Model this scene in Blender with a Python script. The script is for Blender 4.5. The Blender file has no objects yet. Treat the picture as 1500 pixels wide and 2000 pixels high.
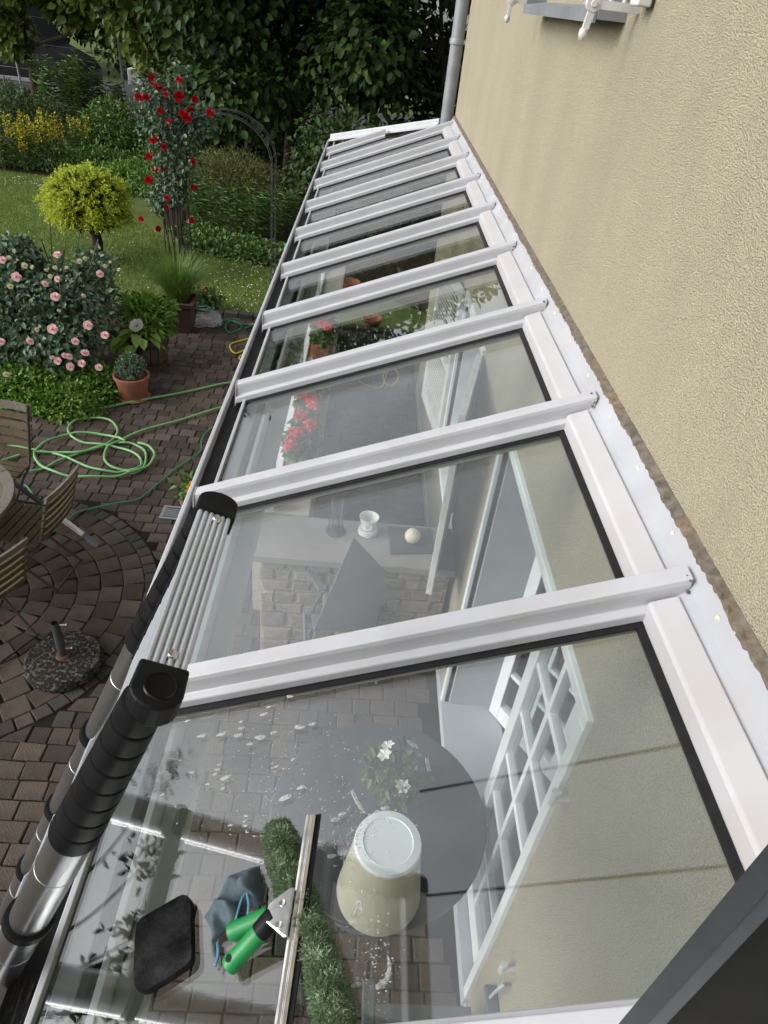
import bpy, bmesh, math, random
import numpy as np
from mathutils import Vector, Matrix

random.seed(7)
rng = np.random.default_rng(11)
scene = bpy.context.scene
col = scene.collection
rad = math.radians

# ------------------------------------------------------------------ camera
CAM = np.array([-0.70048931, 0.0, 3.69473057])
FW = np.array([0.05870801, 0.80273603, -0.59343764])
RT = np.array([0.99489594, 0.00182302, 0.10088974])
UP = np.array([-0.08206968, 0.59633174, 0.7985318])
FPX = 1359.99
cam_data = bpy.data.cameras.new("camera")
cam = bpy.data.objects.new("camera", cam_data)
col.objects.link(cam)
cam.matrix_world = Matrix(((RT[0], UP[0], -FW[0], CAM[0]), (RT[1], UP[1], -FW[1], CAM[1]), (RT[2], UP[2], -FW[2], CAM[2]), (0, 0, 0, 1)))
cam_data.sensor_fit = 'VERTICAL'
cam_data.sensor_height = 24.0
cam_data.lens = FPX / 2000 * 24.0
cam_data.clip_start = 0.02
cam_data.clip_end = 600
scene.camera = cam

# ------------------------------------------------------------------ sky, sun, exposure
world = bpy.data.worlds.new("World")
scene.world = world
world.use_nodes = True
wn = world.node_tree.nodes
wl = world.node_tree.links
wn.clear()
w_out = wn.new("ShaderNodeOutputWorld")
w_bg = wn.new("ShaderNodeBackground")
sky = wn.new("ShaderNodeTexSky")
sky.sky_type = 'NISHITA'
sky.sun_disc = False
SUN_EL, SUN_AZ = rad(31), rad(-106)          # azimuth from +Y towards +X
sky.sun_elevation = SUN_EL
sky.sun_rotation = SUN_AZ
sky.air_density = 1.0
sky.dust_density = 3.0
hsv = wn.new("ShaderNodeHueSaturation")
hsv.inputs['Saturation'].default_value = 0.22
wl.new(sky.outputs[0], hsv.inputs['Color'])
tc = wn.new("ShaderNodeTexCoord")
cl = wn.new("ShaderNodeTexNoise")
cl.inputs['Scale'].default_value = 2.4
cl.inputs['Detail'].default_value = 7
cl.inputs['Roughness'].default_value = 0.55
mp = wn.new("ShaderNodeMapping")
mp.inputs['Scale'].default_value = (1, 1, 2.2)
wl.new(tc.outputs['Generated'], mp.inputs[0])
wl.new(mp.outputs[0], cl.inputs['Vector'])
cr = wn.new("ShaderNodeMapRange")
cr.inputs[1].default_value = 0.35
cr.inputs[2].default_value = 0.68
cr.inputs[3].default_value = 1.30
cr.inputs[4].default_value = 2.05
wl.new(cl.outputs[0], cr.inputs[0])
mul = wn.new("ShaderNodeMixRGB")
mul.blend_type = 'MULTIPLY'
mul.inputs[0].default_value = 1.0
wl.new(hsv.outputs[0], mul.inputs[1])
wl.new(cr.outputs[0], mul.inputs[2])
wl.new(mul.outputs[0], w_bg.inputs['Color'])
w_bg.inputs['Strength'].default_value = 0.15
wl.new(w_bg.outputs[0], w_out.inputs[0])

sun_d = bpy.data.lights.new("sun", 'SUN')
sun_d.energy = 1.15
sun_d.angle = rad(44)
sun_d.color = (1.0, 0.97, 0.93)
sun = bpy.data.objects.new("sun", sun_d)
col.objects.link(sun)
sdir = Vector((math.sin(SUN_AZ) * math.cos(SUN_EL), math.cos(SUN_AZ) * math.cos(SUN_EL), math.sin(SUN_EL)))
sun.rotation_euler = (-sdir).to_track_quat('-Z', 'Y').to_euler()
sun.location = (0, 0, 30)

vs = scene.view_settings
scene.display_settings.display_device = 'sRGB'
vs.view_transform = 'Standard'
vs.look = 'None'
vs.exposure = 0.0
vs.gamma = 1.0
vs.use_curve_mapping = False
scene.cycles.max_bounces = 10
scene.cycles.transparent_max_bounces = 24
scene.cycles.glossy_bounces = 5
scene.cycles.caustics_reflective = False
scene.cycles.caustics_refractive = False

# ------------------------------------------------------------------ helpers
def ray(px, py):
    return FW + RT * (px - 750) / FPX - UP * (py - 1000) / FPX
def G(px, py, z=0.0):                         # picture point -> point on the level z
    d = ray(px, py); t = (z - CAM[2]) / d[2]
    return CAM + t * d
def XP(px, py, x):                            # picture point -> point on a plane parallel to the house wall
    d = ray(px, py); t = (x - CAM[0]) / d[0]
    return CAM + t * d
SL = 0.3977
ZT = 2.83
def RP(px, py, h=0.0):                        # picture point -> point on the glass (h above it)
    n = np.array([-SL, 0, 1.0]); d = ray(px, py)
    t = ((np.array([0, 0, ZT - 0.08 + h]) - CAM) @ n) / (d @ n)
    return CAM + t * d
RN = np.array([-SL, 0, 1.0]) / math.hypot(SL, 1)

def nd(m, t, **kw):
    n = m.node_tree.nodes.new(t)
    for k, v in kw.items():
        setattr(n, k, v)
    return n
def base_mat(name, color, rough=0.6, metal=0.0, spec=0.5):
    m = bpy.data.materials.new(name); m.use_nodes = True
    b = m.node_tree.nodes['Principled BSDF']
    b.inputs['Base Color'].default_value = (*color, 1)
    b.inputs['Roughness'].default_value = rough
    b.inputs['Metallic'].default_value = metal
    b.inputs['Specular IOR Level'].default_value = spec
    return m, b
def mat(name, c1, c2=None, scale=20, rough=0.6, metal=0.0, bump=0.0, bscale=None, detail=6, spec=0.5, lo=0.35, hi=0.65, stretch=None, island=False, dirt=None, dscale=6, damt=0.5, bdist=0.01):
    """procedural: two-tone noise (object space), optional dirt noise, bump"""
    m, b = base_mat(name, c1, rough, metal, spec)
    L = m.node_tree.links
    tcn = nd(m, "ShaderNodeTexCoord"); vec = tcn.outputs['Object']
    if stretch:
        mpn = nd(m, "ShaderNodeMapping"); mpn.inputs['Scale'].default_value = stretch
        L.new(vec, mpn.inputs[0]); vec = mpn.outputs[0]
    cur = None
    if c2 is not None:
        rp = nd(m, "ShaderNodeMixRGB"); rp.inputs[1].default_value = (*c1, 1); rp.inputs[2].default_value = (*c2, 1)
        if island:
            g = nd(m, "ShaderNodeNewGeometry"); nz = nd(m, "ShaderNodeTexNoise"); nz.inputs['Scale'].default_value = scale; nz.inputs['Detail'].default_value = detail
            L.new(vec, nz.inputs['Vector'])
            oi = nd(m, "ShaderNodeObjectInfo")
            a0 = nd(m, "ShaderNodeMath", operation='ADD'); L.new(g.outputs['Random Per Island'], a0.inputs[0]); L.new(oi.outputs['Random'], a0.inputs[1])
            fr = nd(m, "ShaderNodeMath", operation='FRACT'); L.new(a0.outputs[0], fr.inputs[0])
            a1 = nd(m, "ShaderNodeMath", operation='MULTIPLY_ADD'); a1.inputs[1].default_value = 0.75
            a2 = nd(m, "ShaderNodeMath", operation='MULTIPLY_ADD'); a2.inputs[1].default_value = 0.9; a2.inputs[2].default_value = -0.32
            L.new(nz.outputs[0], a2.inputs[0]); L.new(fr.outputs[0], a1.inputs[0]); L.new(a2.outputs[0], a1.inputs[2])
            a1.use_clamp = True
            L.new(a1.outputs[0], rp.inputs[0])
        else:
            nz = nd(m, "ShaderNodeTexNoise"); nz.inputs['Scale'].default_value = scale; nz.inputs['Detail'].default_value = detail
            L.new(vec, nz.inputs['Vector'])
            mr = nd(m, "ShaderNodeMapRange"); mr.inputs[1].default_value = lo; mr.inputs[2].default_value = hi
            L.new(nz.outputs[0], mr.inputs[0]); L.new(mr.outputs[0], rp.inputs[0])
        cur = rp.outputs[0]
    if dirt is not None:
        nz2 = nd(m, "ShaderNodeTexNoise"); nz2.inputs['Scale'].default_value = dscale; nz2.inputs['Detail'].default_value = 8; nz2.inputs['Roughness'].default_value = 0.65
        L.new(tcn.outputs['Object'], nz2.inputs['Vector'])
        mr2 = nd(m, "ShaderNodeMapRange"); mr2.inputs[1].default_value = 0.48; mr2.inputs[2].default_value = 0.75; mr2.inputs[4].default_value = damt
        L.new(nz2.outputs[0], mr2.inputs[0])
        mx = nd(m, "ShaderNodeMixRGB"); mx.inputs[2].default_value = (*dirt, 1)
        L.new(mr2.outputs[0], mx.inputs[0])
        if cur is None: mx.inputs[1].default_value = (*c1, 1)
        else: L.new(cur, mx.inputs[1])
        cur = mx.outputs[0]
    if cur is not None: L.new(cur, b.inputs['Base Color'])
    if bump:
        nb = nd(m, "ShaderNodeTexNoise"); nb.inputs['Scale'].default_value = bscale or scale; nb.inputs['Detail'].default_value = 5
        L.new(vec, nb.inputs['Vector'])
        bp = nd(m, "ShaderNodeBump"); bp.inputs['Strength'].default_value = bump; bp.inputs['Distance'].default_value = bdist
        L.new(nb.outputs[0], bp.inputs['Height']); L.new(bp.outputs[0], b.inputs['Normal'])
    return m
def leaf_mat(name, c1, c2, rough=0.45, trans=0.25, spec=0.4):
    m, b = base_mat(name, c1, rough, 0, spec)
    L = m.node_tree.links
    g = nd(m, "ShaderNodeNewGeometry")
    rp = nd(m, "ShaderNodeMixRGB"); rp.inputs[1].default_value = (*c1, 1); rp.inputs[2].default_value = (*c2, 1)
    L.new(g.outputs['Random Per Island'], rp.inputs[0]); L.new(rp.outputs[0], b.inputs['Base Color'])
    if trans:
        tr = nd(m, "ShaderNodeBsdfTranslucent"); L.new(rp.outputs[0], tr.inputs[0])
        mx = nd(m, "ShaderNodeMixShader"); mx.inputs[0].default_value = trans
        L.new(b.outputs[0], mx.inputs[1]); L.new(tr.outputs[0], mx.inputs[2])
        L.new(mx.outputs[0], m.node_tree.nodes['Material Output'].inputs[0])
    return m
def glass_mat(name, ior=1.55, tint=(0.93, 0.96, 0.95), rough=0.0):
    m = bpy.data.materials.new(name); m.use_nodes = True
    N = m.node_tree.nodes; L = m.node_tree.links; N.clear()
    out = nd(m, "ShaderNodeOutputMaterial")
    g = nd(m, "ShaderNodeNewGeometry")
    io = nd(m, "ShaderNodeMath", operation='MULTIPLY_ADD'); io.inputs[1].default_value = 1 / ior - ior; io.inputs[2].default_value = ior
    L.new(g.outputs['Backfacing'], io.inputs[0])
    fr = nd(m, "ShaderNodeFresnel"); L.new(io.outputs[0], fr.inputs[0])
    tr = nd(m, "ShaderNodeBsdfTransparent"); tr.inputs[0].default_value = (*tint, 1)
    gl = nd(m, "ShaderNodeBsdfGlossy"); gl.inputs['Roughness'].default_value = rough; gl.inputs[0].default_value = (1, 1, 1, 1)
    mx = nd(m, "ShaderNodeMixShader"); L.new(fr.outputs[0], mx.inputs[0]); L.new(tr.outputs[0], mx.inputs[1]); L.new(gl.outputs[0], mx.inputs[2])
    L.new(mx.outputs[0], out.inputs[0])
    return m

def origin_of(o):
    v = Vector((0, 0, 0))
    while o is not None:
        v += o.location; o = o.parent
    return v
def thing(name, label, cat, loc=(0, 0, 0), group=None, rz=0.0, kind=None):
    o = bpy.data.objects.new(name, None); col.objects.link(o)
    o.location = [float(a) for a in loc]; o.rotation_euler = (0, 0, rz); o.empty_display_size = 0.1
    tag(o, label, cat, group, kind)
    return o
def tag(o, label=None, cat=None, group=None, kind=None):
    if label: o['label'] = label
    if cat: o['category'] = cat
    if group: o['group'] = group
    if kind: o['kind'] = kind
    return o
def link_mesh(name, me, parent=None, loc=(0, 0, 0), rot=(0, 0, 0), sc=(1, 1, 1), local=False):
    o = bpy.data.objects.new(name, me); col.objects.link(o)
    L = Vector([float(a) for a in loc])
    if parent is not None:
        o.parent = parent
        if not local: L = L - origin_of(parent)
    o.location = L; o.rotation_euler = rot; o.scale = sc
    return o
class MB:
    def __init__(s): s.v = []; s.f = []; s.n = 0
    def add(s, v, f):
        b = s.n; v = [tuple(map(float, a)) for a in v]
        s.v += v; s.f += [tuple(i + b for i in q) for q in f]; s.n += len(v); return s
    def box(s, a, b):
        x0, y0, z0 = a; x1, y1, z1 = b
        return s.add([(x0, y0, z0), (x1, y0, z0), (x1, y1, z0), (x0, y1, z0), (x0, y0, z1), (x1, y0, z1), (x1, y1, z1), (x0, y1, z1)],
                     [(3, 2, 1, 0), (4, 5, 6, 7), (0, 1, 5, 4), (1, 2, 6, 5), (2, 3, 7, 6), (3, 0, 4, 7)])
    def obox(s, c, ax, ay, az, hx, hy, hz):
        c, ax, ay, az = map(np.asarray, (c, ax, ay, az))
        v = [c + ax * hx * i + ay * hy * j + az * hz * k for k in (-1, 1) for i, j in ((-1, -1), (1, -1), (1, 1), (-1, 1))]
        return s.add(v, [(3, 2, 1, 0), (4, 5, 6, 7), (0, 1, 5, 4), (1, 2, 6, 5), (2, 3, 7, 6), (3, 0, 4, 7)])
    def bar(s, p, q, w, h, up=(0, 0, 1)):
        p, q = np.asarray(p, float), np.asarray(q, float); d = q - p; L = np.linalg.norm(d); d = d / L
        r = np.cross(d, up); r /= np.linalg.norm(r); u = np.cross(r, d)
        return s.obox((p + q) / 2, d, r, u, L / 2, w / 2, h / 2)
    def ring_loft(s, rings, cap=True):
        n = len(rings[0]); v = [p for r in rings for p in r]; f = []
        for i in range(len(rings) - 1):
            for j in range(n):
                f.append((i * n + j, i * n + (j + 1) % n, (i + 1) * n + (j + 1) % n, (i + 1) * n + j))
        if cap:
            f.append(tuple(reversed(range(n)))); f.append(tuple((len(rings) - 1) * n + j for j in range(n)))
        return s.add(v, f)
    def cone(s, p, q, r0, r1, n=16, cap=True):
        p, q = np.asarray(p, float), np.asarray(q, float); d = q - p; d = d / np.linalg.norm(d)
        a = np.cross(d, (0, 0, 1)) if abs(d[2]) < .9 else np.cross(d, (1, 0, 0))
        a /= np.linalg.norm(a); b = np.cross(d, a)
        R = [[c + (a * math.cos(t) + b * math.sin(t)) * r for t in np.linspace(0, 2 * math.pi, n, endpoint=False)] for c, r in ((p, r0), (q, r1))]
        return s.ring_loft(R, cap)
    def tube(s, pts, r, n=8, cap=True):
        pts = np.asarray(pts, float); m = len(pts)
        rr = np.full(m, r) if np.isscalar(r) else np.asarray(r)
        T = np.gradient(pts, axis=0); T /= np.linalg.norm(T, axis=1)[:, None] + 1e-12
        a = np.cross(T[0], (0, 0, 1)); 
        if np.linalg.norm(a) < .1: a = np.cross(T[0], (1, 0, 0))
        R = []
        for i in range(m):
            a = a - T[i] * (a @ T[i]); a /= np.linalg.norm(a); b = np.cross(T[i], a)
            R.append([pts[i] + (a * math.cos(t) + b * math.sin(t)) * rr[i] for t in np.linspace(0, 2 * math.pi, n, endpoint=False)])
        return s.ring_loft(R, cap)
    def lathe(s, c, prof, n=24, cap=True, axis=(0, 0, 1)):
        c = np.asarray(c, float); d = np.asarray(axis, float); d /= np.linalg.norm(d)
        a = np.cross(d, (1, 0, 0)) if abs(d[0]) < .9 else np.cross(d, (0, 1, 0)); a /= np.linalg.norm(a); b = np.cross(d, a)
        R = [[c + d * z + (a * math.cos(t) + b * math.sin(t)) * r for t in np.linspace(0, 2 * math.pi, n, endpoint=False)] for r, z in prof]
        return s.ring_loft(R, cap)
    def ball(s, c, r, n=12, m=8, sc=(1, 1, 1)):
        c = np.asarray(c, float); sc = np.asarray(sc)
        R = [[c + r * sc * np.array((math.sin(f) * math.cos(t), math.sin(f) * math.sin(t), -math.cos(f))) for t in np.linspace(0, 2 * math.pi, n, endpoint=False)] for f in np.linspace(.12, math.pi - .12, m)]
        return s.ring_loft(R)
    def prism(s, poly, off):                  # closed polygon (3d points) extruded by vector off
        poly = [np.asarray(p, float) for p in poly]; n = len(poly); off = np.asarray(off, float)
        v = poly + [p + off for p in poly]
        f = [tuple(range(n)), tuple(reversed(range(n, 2 * n)))] + [((i + 1) % n, i, i + n, (i + 1) % n + n) for i in range(n)]
        return s.add(v, f)
    def mesh(s, name, m, smooth=False, off=None):
        me = bpy.data.meshes.new(name)
        v = s.v if off is None else [(a[0] - off[0], a[1] - off[1], a[2] - off[2]) for a in s.v]
        me.from_pydata(v, [], s.f)
        ms = m if isinstance(m, (list, tuple)) else [m]
        for k in ms: me.materials.append(k)
        bm = bmesh.new(); bm.from_mesh(me); bmesh.ops.recalc_face_normals(bm, faces=bm.faces); bm.to_mesh(me); bm.free()
        if smooth: me.polygons.foreach_set('use_smooth', [True] * len(me.polygons))
        return me
    def build(s, name, m, parent=None, smooth=False, bevel=0.0, seg=2, sharp=40):
        off = origin_of(parent) if parent is not None else None
        me = s.mesh(name, m, smooth, off)
        o = link_mesh(name, me, parent, local=True)
        if bevel:
            b = o.modifiers.new("bevel", 'BEVEL'); b.width = bevel; b.segments = seg; b.limit_method = 'ANGLE'; b.angle_limit = rad(35)
        if smooth:
            try: me.set_sharp_from_angle(angle=rad(sharp))
            except Exception: pass
        return o
def spline(pts, k=8):
    P = np.asarray(pts, float); P = np.vstack([2 * P[0] - P[1], P, 2 * P[-1] - P[-2]]); out = []
    for i in range(1, len(P) - 2):
        for t in np.linspace(0, 1, k, endpoint=False):
            a, b, c, d = P[i - 1], P[i], P[i + 1], P[i + 2]
            out.append(0.5 * (2 * b + (c - a) * t + (2 * a - 5 * b + 4 * c - d) * t * t + (3 * b - a - 3 * c + d) * t ** 3))
    out.append(P[-2]); return np.array(out)
def np_mesh(name, V, F, m):
    """V (n,3), F (k,4) or (k,3)"""
    me = bpy.data.meshes.new(name); k = F.shape[1]
    me.vertices.add(len(V)); me.vertices.foreach_set('co', V.astype(np.float32).ravel())
    me.loops.add(F.size); me.loops.foreach_set('vertex_index', F.astype(np.int32).ravel())
    me.polygons.add(len(F)); me.polygons.foreach_set('loop_start', np.arange(0, F.size, k, dtype=np.int32)); me.polygons.foreach_set('loop_total', np.full(len(F), k, dtype=np.int32))
    me.update(calc_edges=True); me.validate()
    me.materials.append(m)
    return me
def unit(a): return a / (np.linalg.norm(a, axis=-1, keepdims=True) + 1e-9)
def leaves_geo(P, D, N, Ln, Wd, fold=0.25, curl=0.15):
    """leaves at P growing along D with face normal ~N; pointed oval of 6 vertices, folded on the midrib"""
    n = len(P); D = unit(D); S = unit(np.cross(D, N)); N = unit(np.cross(S, D))
    Ln = np.broadcast_to(Ln, (n,))[:, None]; Wd = np.broadcast_to(Wd, (n,))[:, None]
    base = P; tip = P + D * Ln - N * Ln * curl
    m1 = P + D * Ln * .38; m2 = P + D * Ln * .72 - N * Ln * curl * .4
    l1 = m1 - S * Wd * .5 + N * Wd * fold; r1 = m1 + S * Wd * .5 + N * Wd * fold
    l2 = m2 - S * Wd * .36 + N * Wd * fold * .7; r2 = m2 + S * Wd * .36 + N * Wd * fold * .7
    V = np.stack([base, l1, l2, tip, r2, r1], 1).reshape(-1, 3)
    i = np.arange(n)[:, None] * 6
    F = np.concatenate([i + np.array([[0, 1, 2, 3]]), i + np.array([[0, 3, 4, 5]])], 0)
    return V, F
def rand_unit(n): return unit(rng.normal(size=(n, 3)))
def blob_points(n, blobs, shell=0.35):
    """points in the outer shell of several ellipsoids [(c, radii)], with outward directions"""
    w = np.array([np.prod(b[1]) ** (2 / 3) for b in blobs]); w = w / w.sum(); k = rng.choice(len(blobs), n, p=w)
    C = np.array([b[0] for b in blobs])[k]; R = np.array([np.broadcast_to(b[1], 3) for b in blobs])[k]
    u = rand_unit(n); r = (1 - shell * rng.random(n) ** 1.3)[:, None] * (1 + .08 * rng.normal(size=(n, 1)))
    return C + u * R * r, unit(u / R)
def foliage(name, n, blobs, ln, wd, m, parent, shell=0.4, droop=0.35, up=0.4, zmin=None, jit=0.9, fold=.25, curl=.15, kind=None):
    P, O = blob_points(n, blobs, shell)
    if zmin is not None:
        k = P[:, 2] > zmin; P, O = P[k], O[k]
    n = len(P)
    D = unit(O + rand_unit(n) * jit + np.array([0, 0, -droop])); N = unit(O * .5 + np.array([0, 0, up]) + rand_unit(n) * .5)
    s = rng.uniform(.65, 1.25, n)
    V, F = leaves_geo(P, D, N, ln * s, wd * s, fold, curl)
    if parent is not None: V = V - np.array(origin_of(parent))
    o = link_mesh(name, np_mesh(name, V, F, m), parent, local=True)
    if kind: o['kind'] = kind
    return o
def in_poly(P, poly):
    x, y = P[:, 0], P[:, 1]; r = np.zeros(len(P), bool); n = len(poly)
    for i in range(n):
        x0, y0 = poly[i][:2]; x1, y1 = poly[(i + 1) % n][:2]
        c = ((y0 > y) != (y1 > y)) & (x < (x1 - x0) * (y - y0) / (y1 - y0 + 1e-12) + x0); r ^= c
    return r
# ------------------------------------------------------------------ materials
M = {}
M['lawn'] = mat("lawn_soil", (0.07, 0.105, 0.028), (0.125, 0.145, 0.048), 3.0, 0.95, bump=0.4, bscale=60, spec=0.1)
M['grass'] = leaf_mat("grass_blade", (0.115, 0.22, 0.036), (0.24, 0.31, 0.075), 0.6, 0.3, 0.2)
M['joint'] = mat("joint_sand", (0.014, 0.012, 0.008), (0.018, 0.020, 0.008), 9, 0.95, bump=0.5, bscale=120, spec=0.1)
M['paver'] = mat("paver_stone", (0.040, 0.031, 0.025), (0.115, 0.090, 0.072), 120, 0.85, bump=0.9, bscale=90, island=True, dirt=(0.020, 0.018, 0.013), dscale=3.0, damt=0.7, spec=0.2, bdist=0.006)
M['paver_grey'] = mat("paver_grey", (0.034, 0.031, 0.029), (0.085, 0.078, 0.070), 120, 0.85, bump=0.9, bscale=90, island=True, dirt=(0.018, 0.019, 0.012), dscale=3.0, damt=0.6, spec=0.2, bdist=0.006)
M['soil'] = mat("bed_soil", (0.025, 0.018, 0.012), (0.05, 0.04, 0.028), 30, 0.95, bump=0.8, bscale=40, spec=0.1)
M['street'] = mat("asphalt", (0.045, 0.045, 0.047), (0.065, 0.064, 0.062), 30, 0.9)
def stucco(name, c1, c2, scale, strength, dirt, damt):
    m, b = base_mat(name, c1, 0.92, 0, 0.15); L = m.node_tree.links
    t = nd(m, "ShaderNodeTexCoord")
    n1 = nd(m, "ShaderNodeTexNoise"); n1.inputs['Scale'].default_value = scale; n1.inputs['Detail'].default_value = 6; n1.inputs['Roughness'].default_value = .7
    v1 = nd(m, "ShaderNodeTexVoronoi"); v1.inputs['Scale'].default_value = scale * .75; v1.feature = 'F1'
    wv = nd(m, "ShaderNodeTexNoise"); wv.inputs['Scale'].default_value = scale * .5; wv.inputs['Detail'].default_value = 2
    L.new(t.outputs['Object'], n1.inputs['Vector']); L.new(t.outputs['Object'], wv.inputs['Vector'])
    mv = nd(m, "ShaderNodeMixRGB"); mv.inputs[0].default_value = 0.006; L.new(t.outputs['Object'], mv.inputs[1]); L.new(wv.outputs['Color'], mv.inputs[2])
    L.new(mv.outputs[0], v1.inputs['Vector'])
    ad = nd(m, "ShaderNodeMath", operation='MULTIPLY_ADD'); ad.inputs[1].default_value = 0.55; L.new(n1.outputs[0], ad.inputs[0]); iv = nd(m, "ShaderNodeMath", operation='MULTIPLY_ADD'); iv.inputs[1].default_value = -1.0; iv.inputs[2].default_value = 1.0; L.new(v1.outputs['Distance'], iv.inputs[0]); L.new(iv.outputs[0], ad.inputs[2])
    bp = nd(m, "ShaderNodeBump"); bp.inputs['Strength'].default_value = strength; bp.inputs['Distance'].default_value = 0.009
    L.new(ad.outputs[0], bp.inputs['Height']); L.new(bp.outputs[0], b.inputs['Normal'])
    mr = nd(m, "ShaderNodeMapRange"); mr.inputs[1].default_value = .62; mr.inputs[2].default_value = 1.02; L.new(ad.outputs[0], mr.inputs[0])
    mx = nd(m, "ShaderNodeMixRGB"); mx.inputs[1].default_value = (*c2, 1); mx.inputs[2].default_value = (*c1, 1); L.new(mr.outputs[0], mx.inputs[0])
    # weathering: long vertical runs
    mp_ = nd(m, "ShaderNodeMapping"); mp_.inputs['Scale'].default_value = (1, 1.7, .6); L.new(t.outputs['Object'], mp_.inputs[0])
    n2 = nd(m, "ShaderNodeTexNoise"); n2.inputs['Scale'].default_value = 1.6; n2.inputs['Detail'].default_value = 7; n2.inputs['Roughness'].default_value = .62; L.new(mp_.outputs[0], n2.inputs['Vector'])
    m2 = nd(m, "ShaderNodeMapRange"); m2.inputs[1].default_value = .42; m2.inputs[2].default_value = .72; m2.inputs[4].default_value = damt; L.new(n2.outputs[0], m2.inputs[0])
    m3 = nd(m, "ShaderNodeMixRGB"); m3.inputs[2].default_value = (*dirt, 1); L.new(m2.outputs[0], m3.inputs[0]); L.new(mx.outputs[0], m3.inputs[1])
    L.new(m3.outputs[0], b.inputs['Base Color'])
    return m
M['stucco'] = stucco("cream_stucco", (0.635, 0.575, 0.425), (0.42, 0.378, 0.275), 320, 0.9, (0.40, 0.36, 0.27), 0.6)
M['white'] = mat("white_powder_coat", (0.475, 0.485, 0.52), (0.43, 0.44, 0.47), 5, 0.38, dirt=(0.33, 0.315, 0.28), dscale=8, damt=0.26)
M['white_dirty'] = mat("white_apron", (0.49, 0.485, 0.505), (0.44, 0.43, 0.44), 6, 0.42, dirt=(0.56, 0.51, 0.45), dscale=6, damt=0.40)
M['flash'] = mat("flashing_sheet", (0.42, 0.435, 0.47), (0.37, 0.38, 0.41), 5, 0.45, dirt=(0.42, 0.38, 0.33), dscale=9, damt=0.45)
M['sealant'] = mat("old_sealant", (0.09, 0.077, 0.06), (0.17, 0.145, 0.115), 40, 0.9, bump=0.8, bscale=80, dirt=(0.34, 0.19, 0.04), dscale=7, damt=0.3)
M['gasket'] = mat("black_rubber", (0.006, 0.006, 0.007), (0.012, 0.012, 0.013), 30, 0.5, spec=.3)
M['glass'] = glass_mat("roof_glass", 2.0, (0.955, 0.98, 0.965))
M['wetglass'] = glass_mat("wet_roof_glass", 2.0, (0.955, 0.98, 0.965))
_m = M['wetglass']; _L = _m.node_tree.links; _t = nd(_m, "ShaderNodeTexCoord"); _mp = nd(_m, "ShaderNodeMapping"); _mp.inputs['Scale'].default_value = (2.0, 14, 4); _mp.inputs['Rotation'].default_value = (0, 0, .25)
_L.new(_t.outputs['Object'], _mp.inputs[0]); _n = nd(_m, "ShaderNodeTexNoise"); _n.inputs['Scale'].default_value = 3.0; _n.inputs['Detail'].default_value = 4; _L.new(_mp.outputs[0], _n.inputs['Vector'])
_n2 = nd(_m, "ShaderNodeTexNoise"); _n2.inputs['Scale'].default_value = 2.2; _L.new(_t.outputs['Object'], _n2.inputs['Vector'])
_r = nd(_m, "ShaderNodeMapRange"); _r.inputs[1].default_value = .45; _r.inputs[2].default_value = .62; _L.new(_n2.outputs[0], _r.inputs[0])
_h = nd(_m, "ShaderNodeMath", operation='MULTIPLY'); _L.new(_n.outputs[0], _h.inputs[0]); _L.new(_r.outputs[0], _h.inputs[1])
_sx = nd(_m, "ShaderNodeSeparateXYZ"); _L.new(_t.outputs['Object'], _sx.inputs[0]); _rx = nd(_m, "ShaderNodeMapRange"); _rx.inputs[1].default_value = .02; _rx.inputs[2].default_value = -.30; _L.new(_sx.outputs[0], _rx.inputs[0])
_h2 = nd(_m, "ShaderNodeMath", operation='MULTIPLY'); _L.new(_h.outputs[0], _h2.inputs[0]); _L.new(_rx.outputs[0], _h2.inputs[1]); _h = _h2
_b = nd(_m, "ShaderNodeBump"); _b.inputs['Strength'].default_value = .13; _b.inputs['Distance'].default_value = .004; _L.new(_h.outputs[0], _b.inputs['Height'])
for _x in _m.node_tree.nodes:
    if _x.type == 'BSDF_GLOSSY': _L.new(_b.outputs[0], _x.inputs['Normal'])
M['winglass'] = glass_mat("window_glass", 1.5, (0.9, 0.93, 0.93))
M['alu'] = mat("brushed_aluminium", (0.34, 0.355, 0.375), (0.24, 0.25, 0.27), 3, 0.38, metal=0.85, stretch=(3, .6, 3))
M['railgrey'] = mat('grey_green_rail', (0.36, 0.375, 0.33), (0.31, 0.325, 0.29), 4, 0.5)
M['zinc'] = mat("grey_zinc", (0.20, 0.215, 0.235), (0.26, 0.275, 0.295), 6, 0.55, metal=0.25, dirt=(0.12, 0.12, 0.12), dscale=10, damt=0.4)
M['screw'] = mat("beige_cap", (0.68, 0.60, 0.43), None, rough=0.5)
M['white_paint'] = mat("old_white_paint", (0.60, 0.60, 0.59), (0.50, 0.49, 0.48), 12, 0.5, dirt=(0.40, 0.37, 0.33), dscale=14, damt=0.35, bump=0.15, bscale=30)
M['joinery'] = mat("white_joinery", (0.76, 0.79, 0.82), (0.70, 0.73, 0.76), 8, 0.4)
M['reveal'] = mat("grey_reveal", (0.40, 0.42, 0.45), (0.36, 0.38, 0.41), 6, 0.7)
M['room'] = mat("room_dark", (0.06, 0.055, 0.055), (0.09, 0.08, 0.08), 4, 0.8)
M['roomfloor'] = mat("room_floor", (0.27, 0.28, 0.29), (0.22, 0.22, 0.235), 5, 0.5)
M['brush'] = mat("leaf_guard_bristle", (0.010, 0.009, 0.008), (0.030, 0.024, 0.012), 60, 0.8, bump=1.0, bscale=120)

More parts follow.
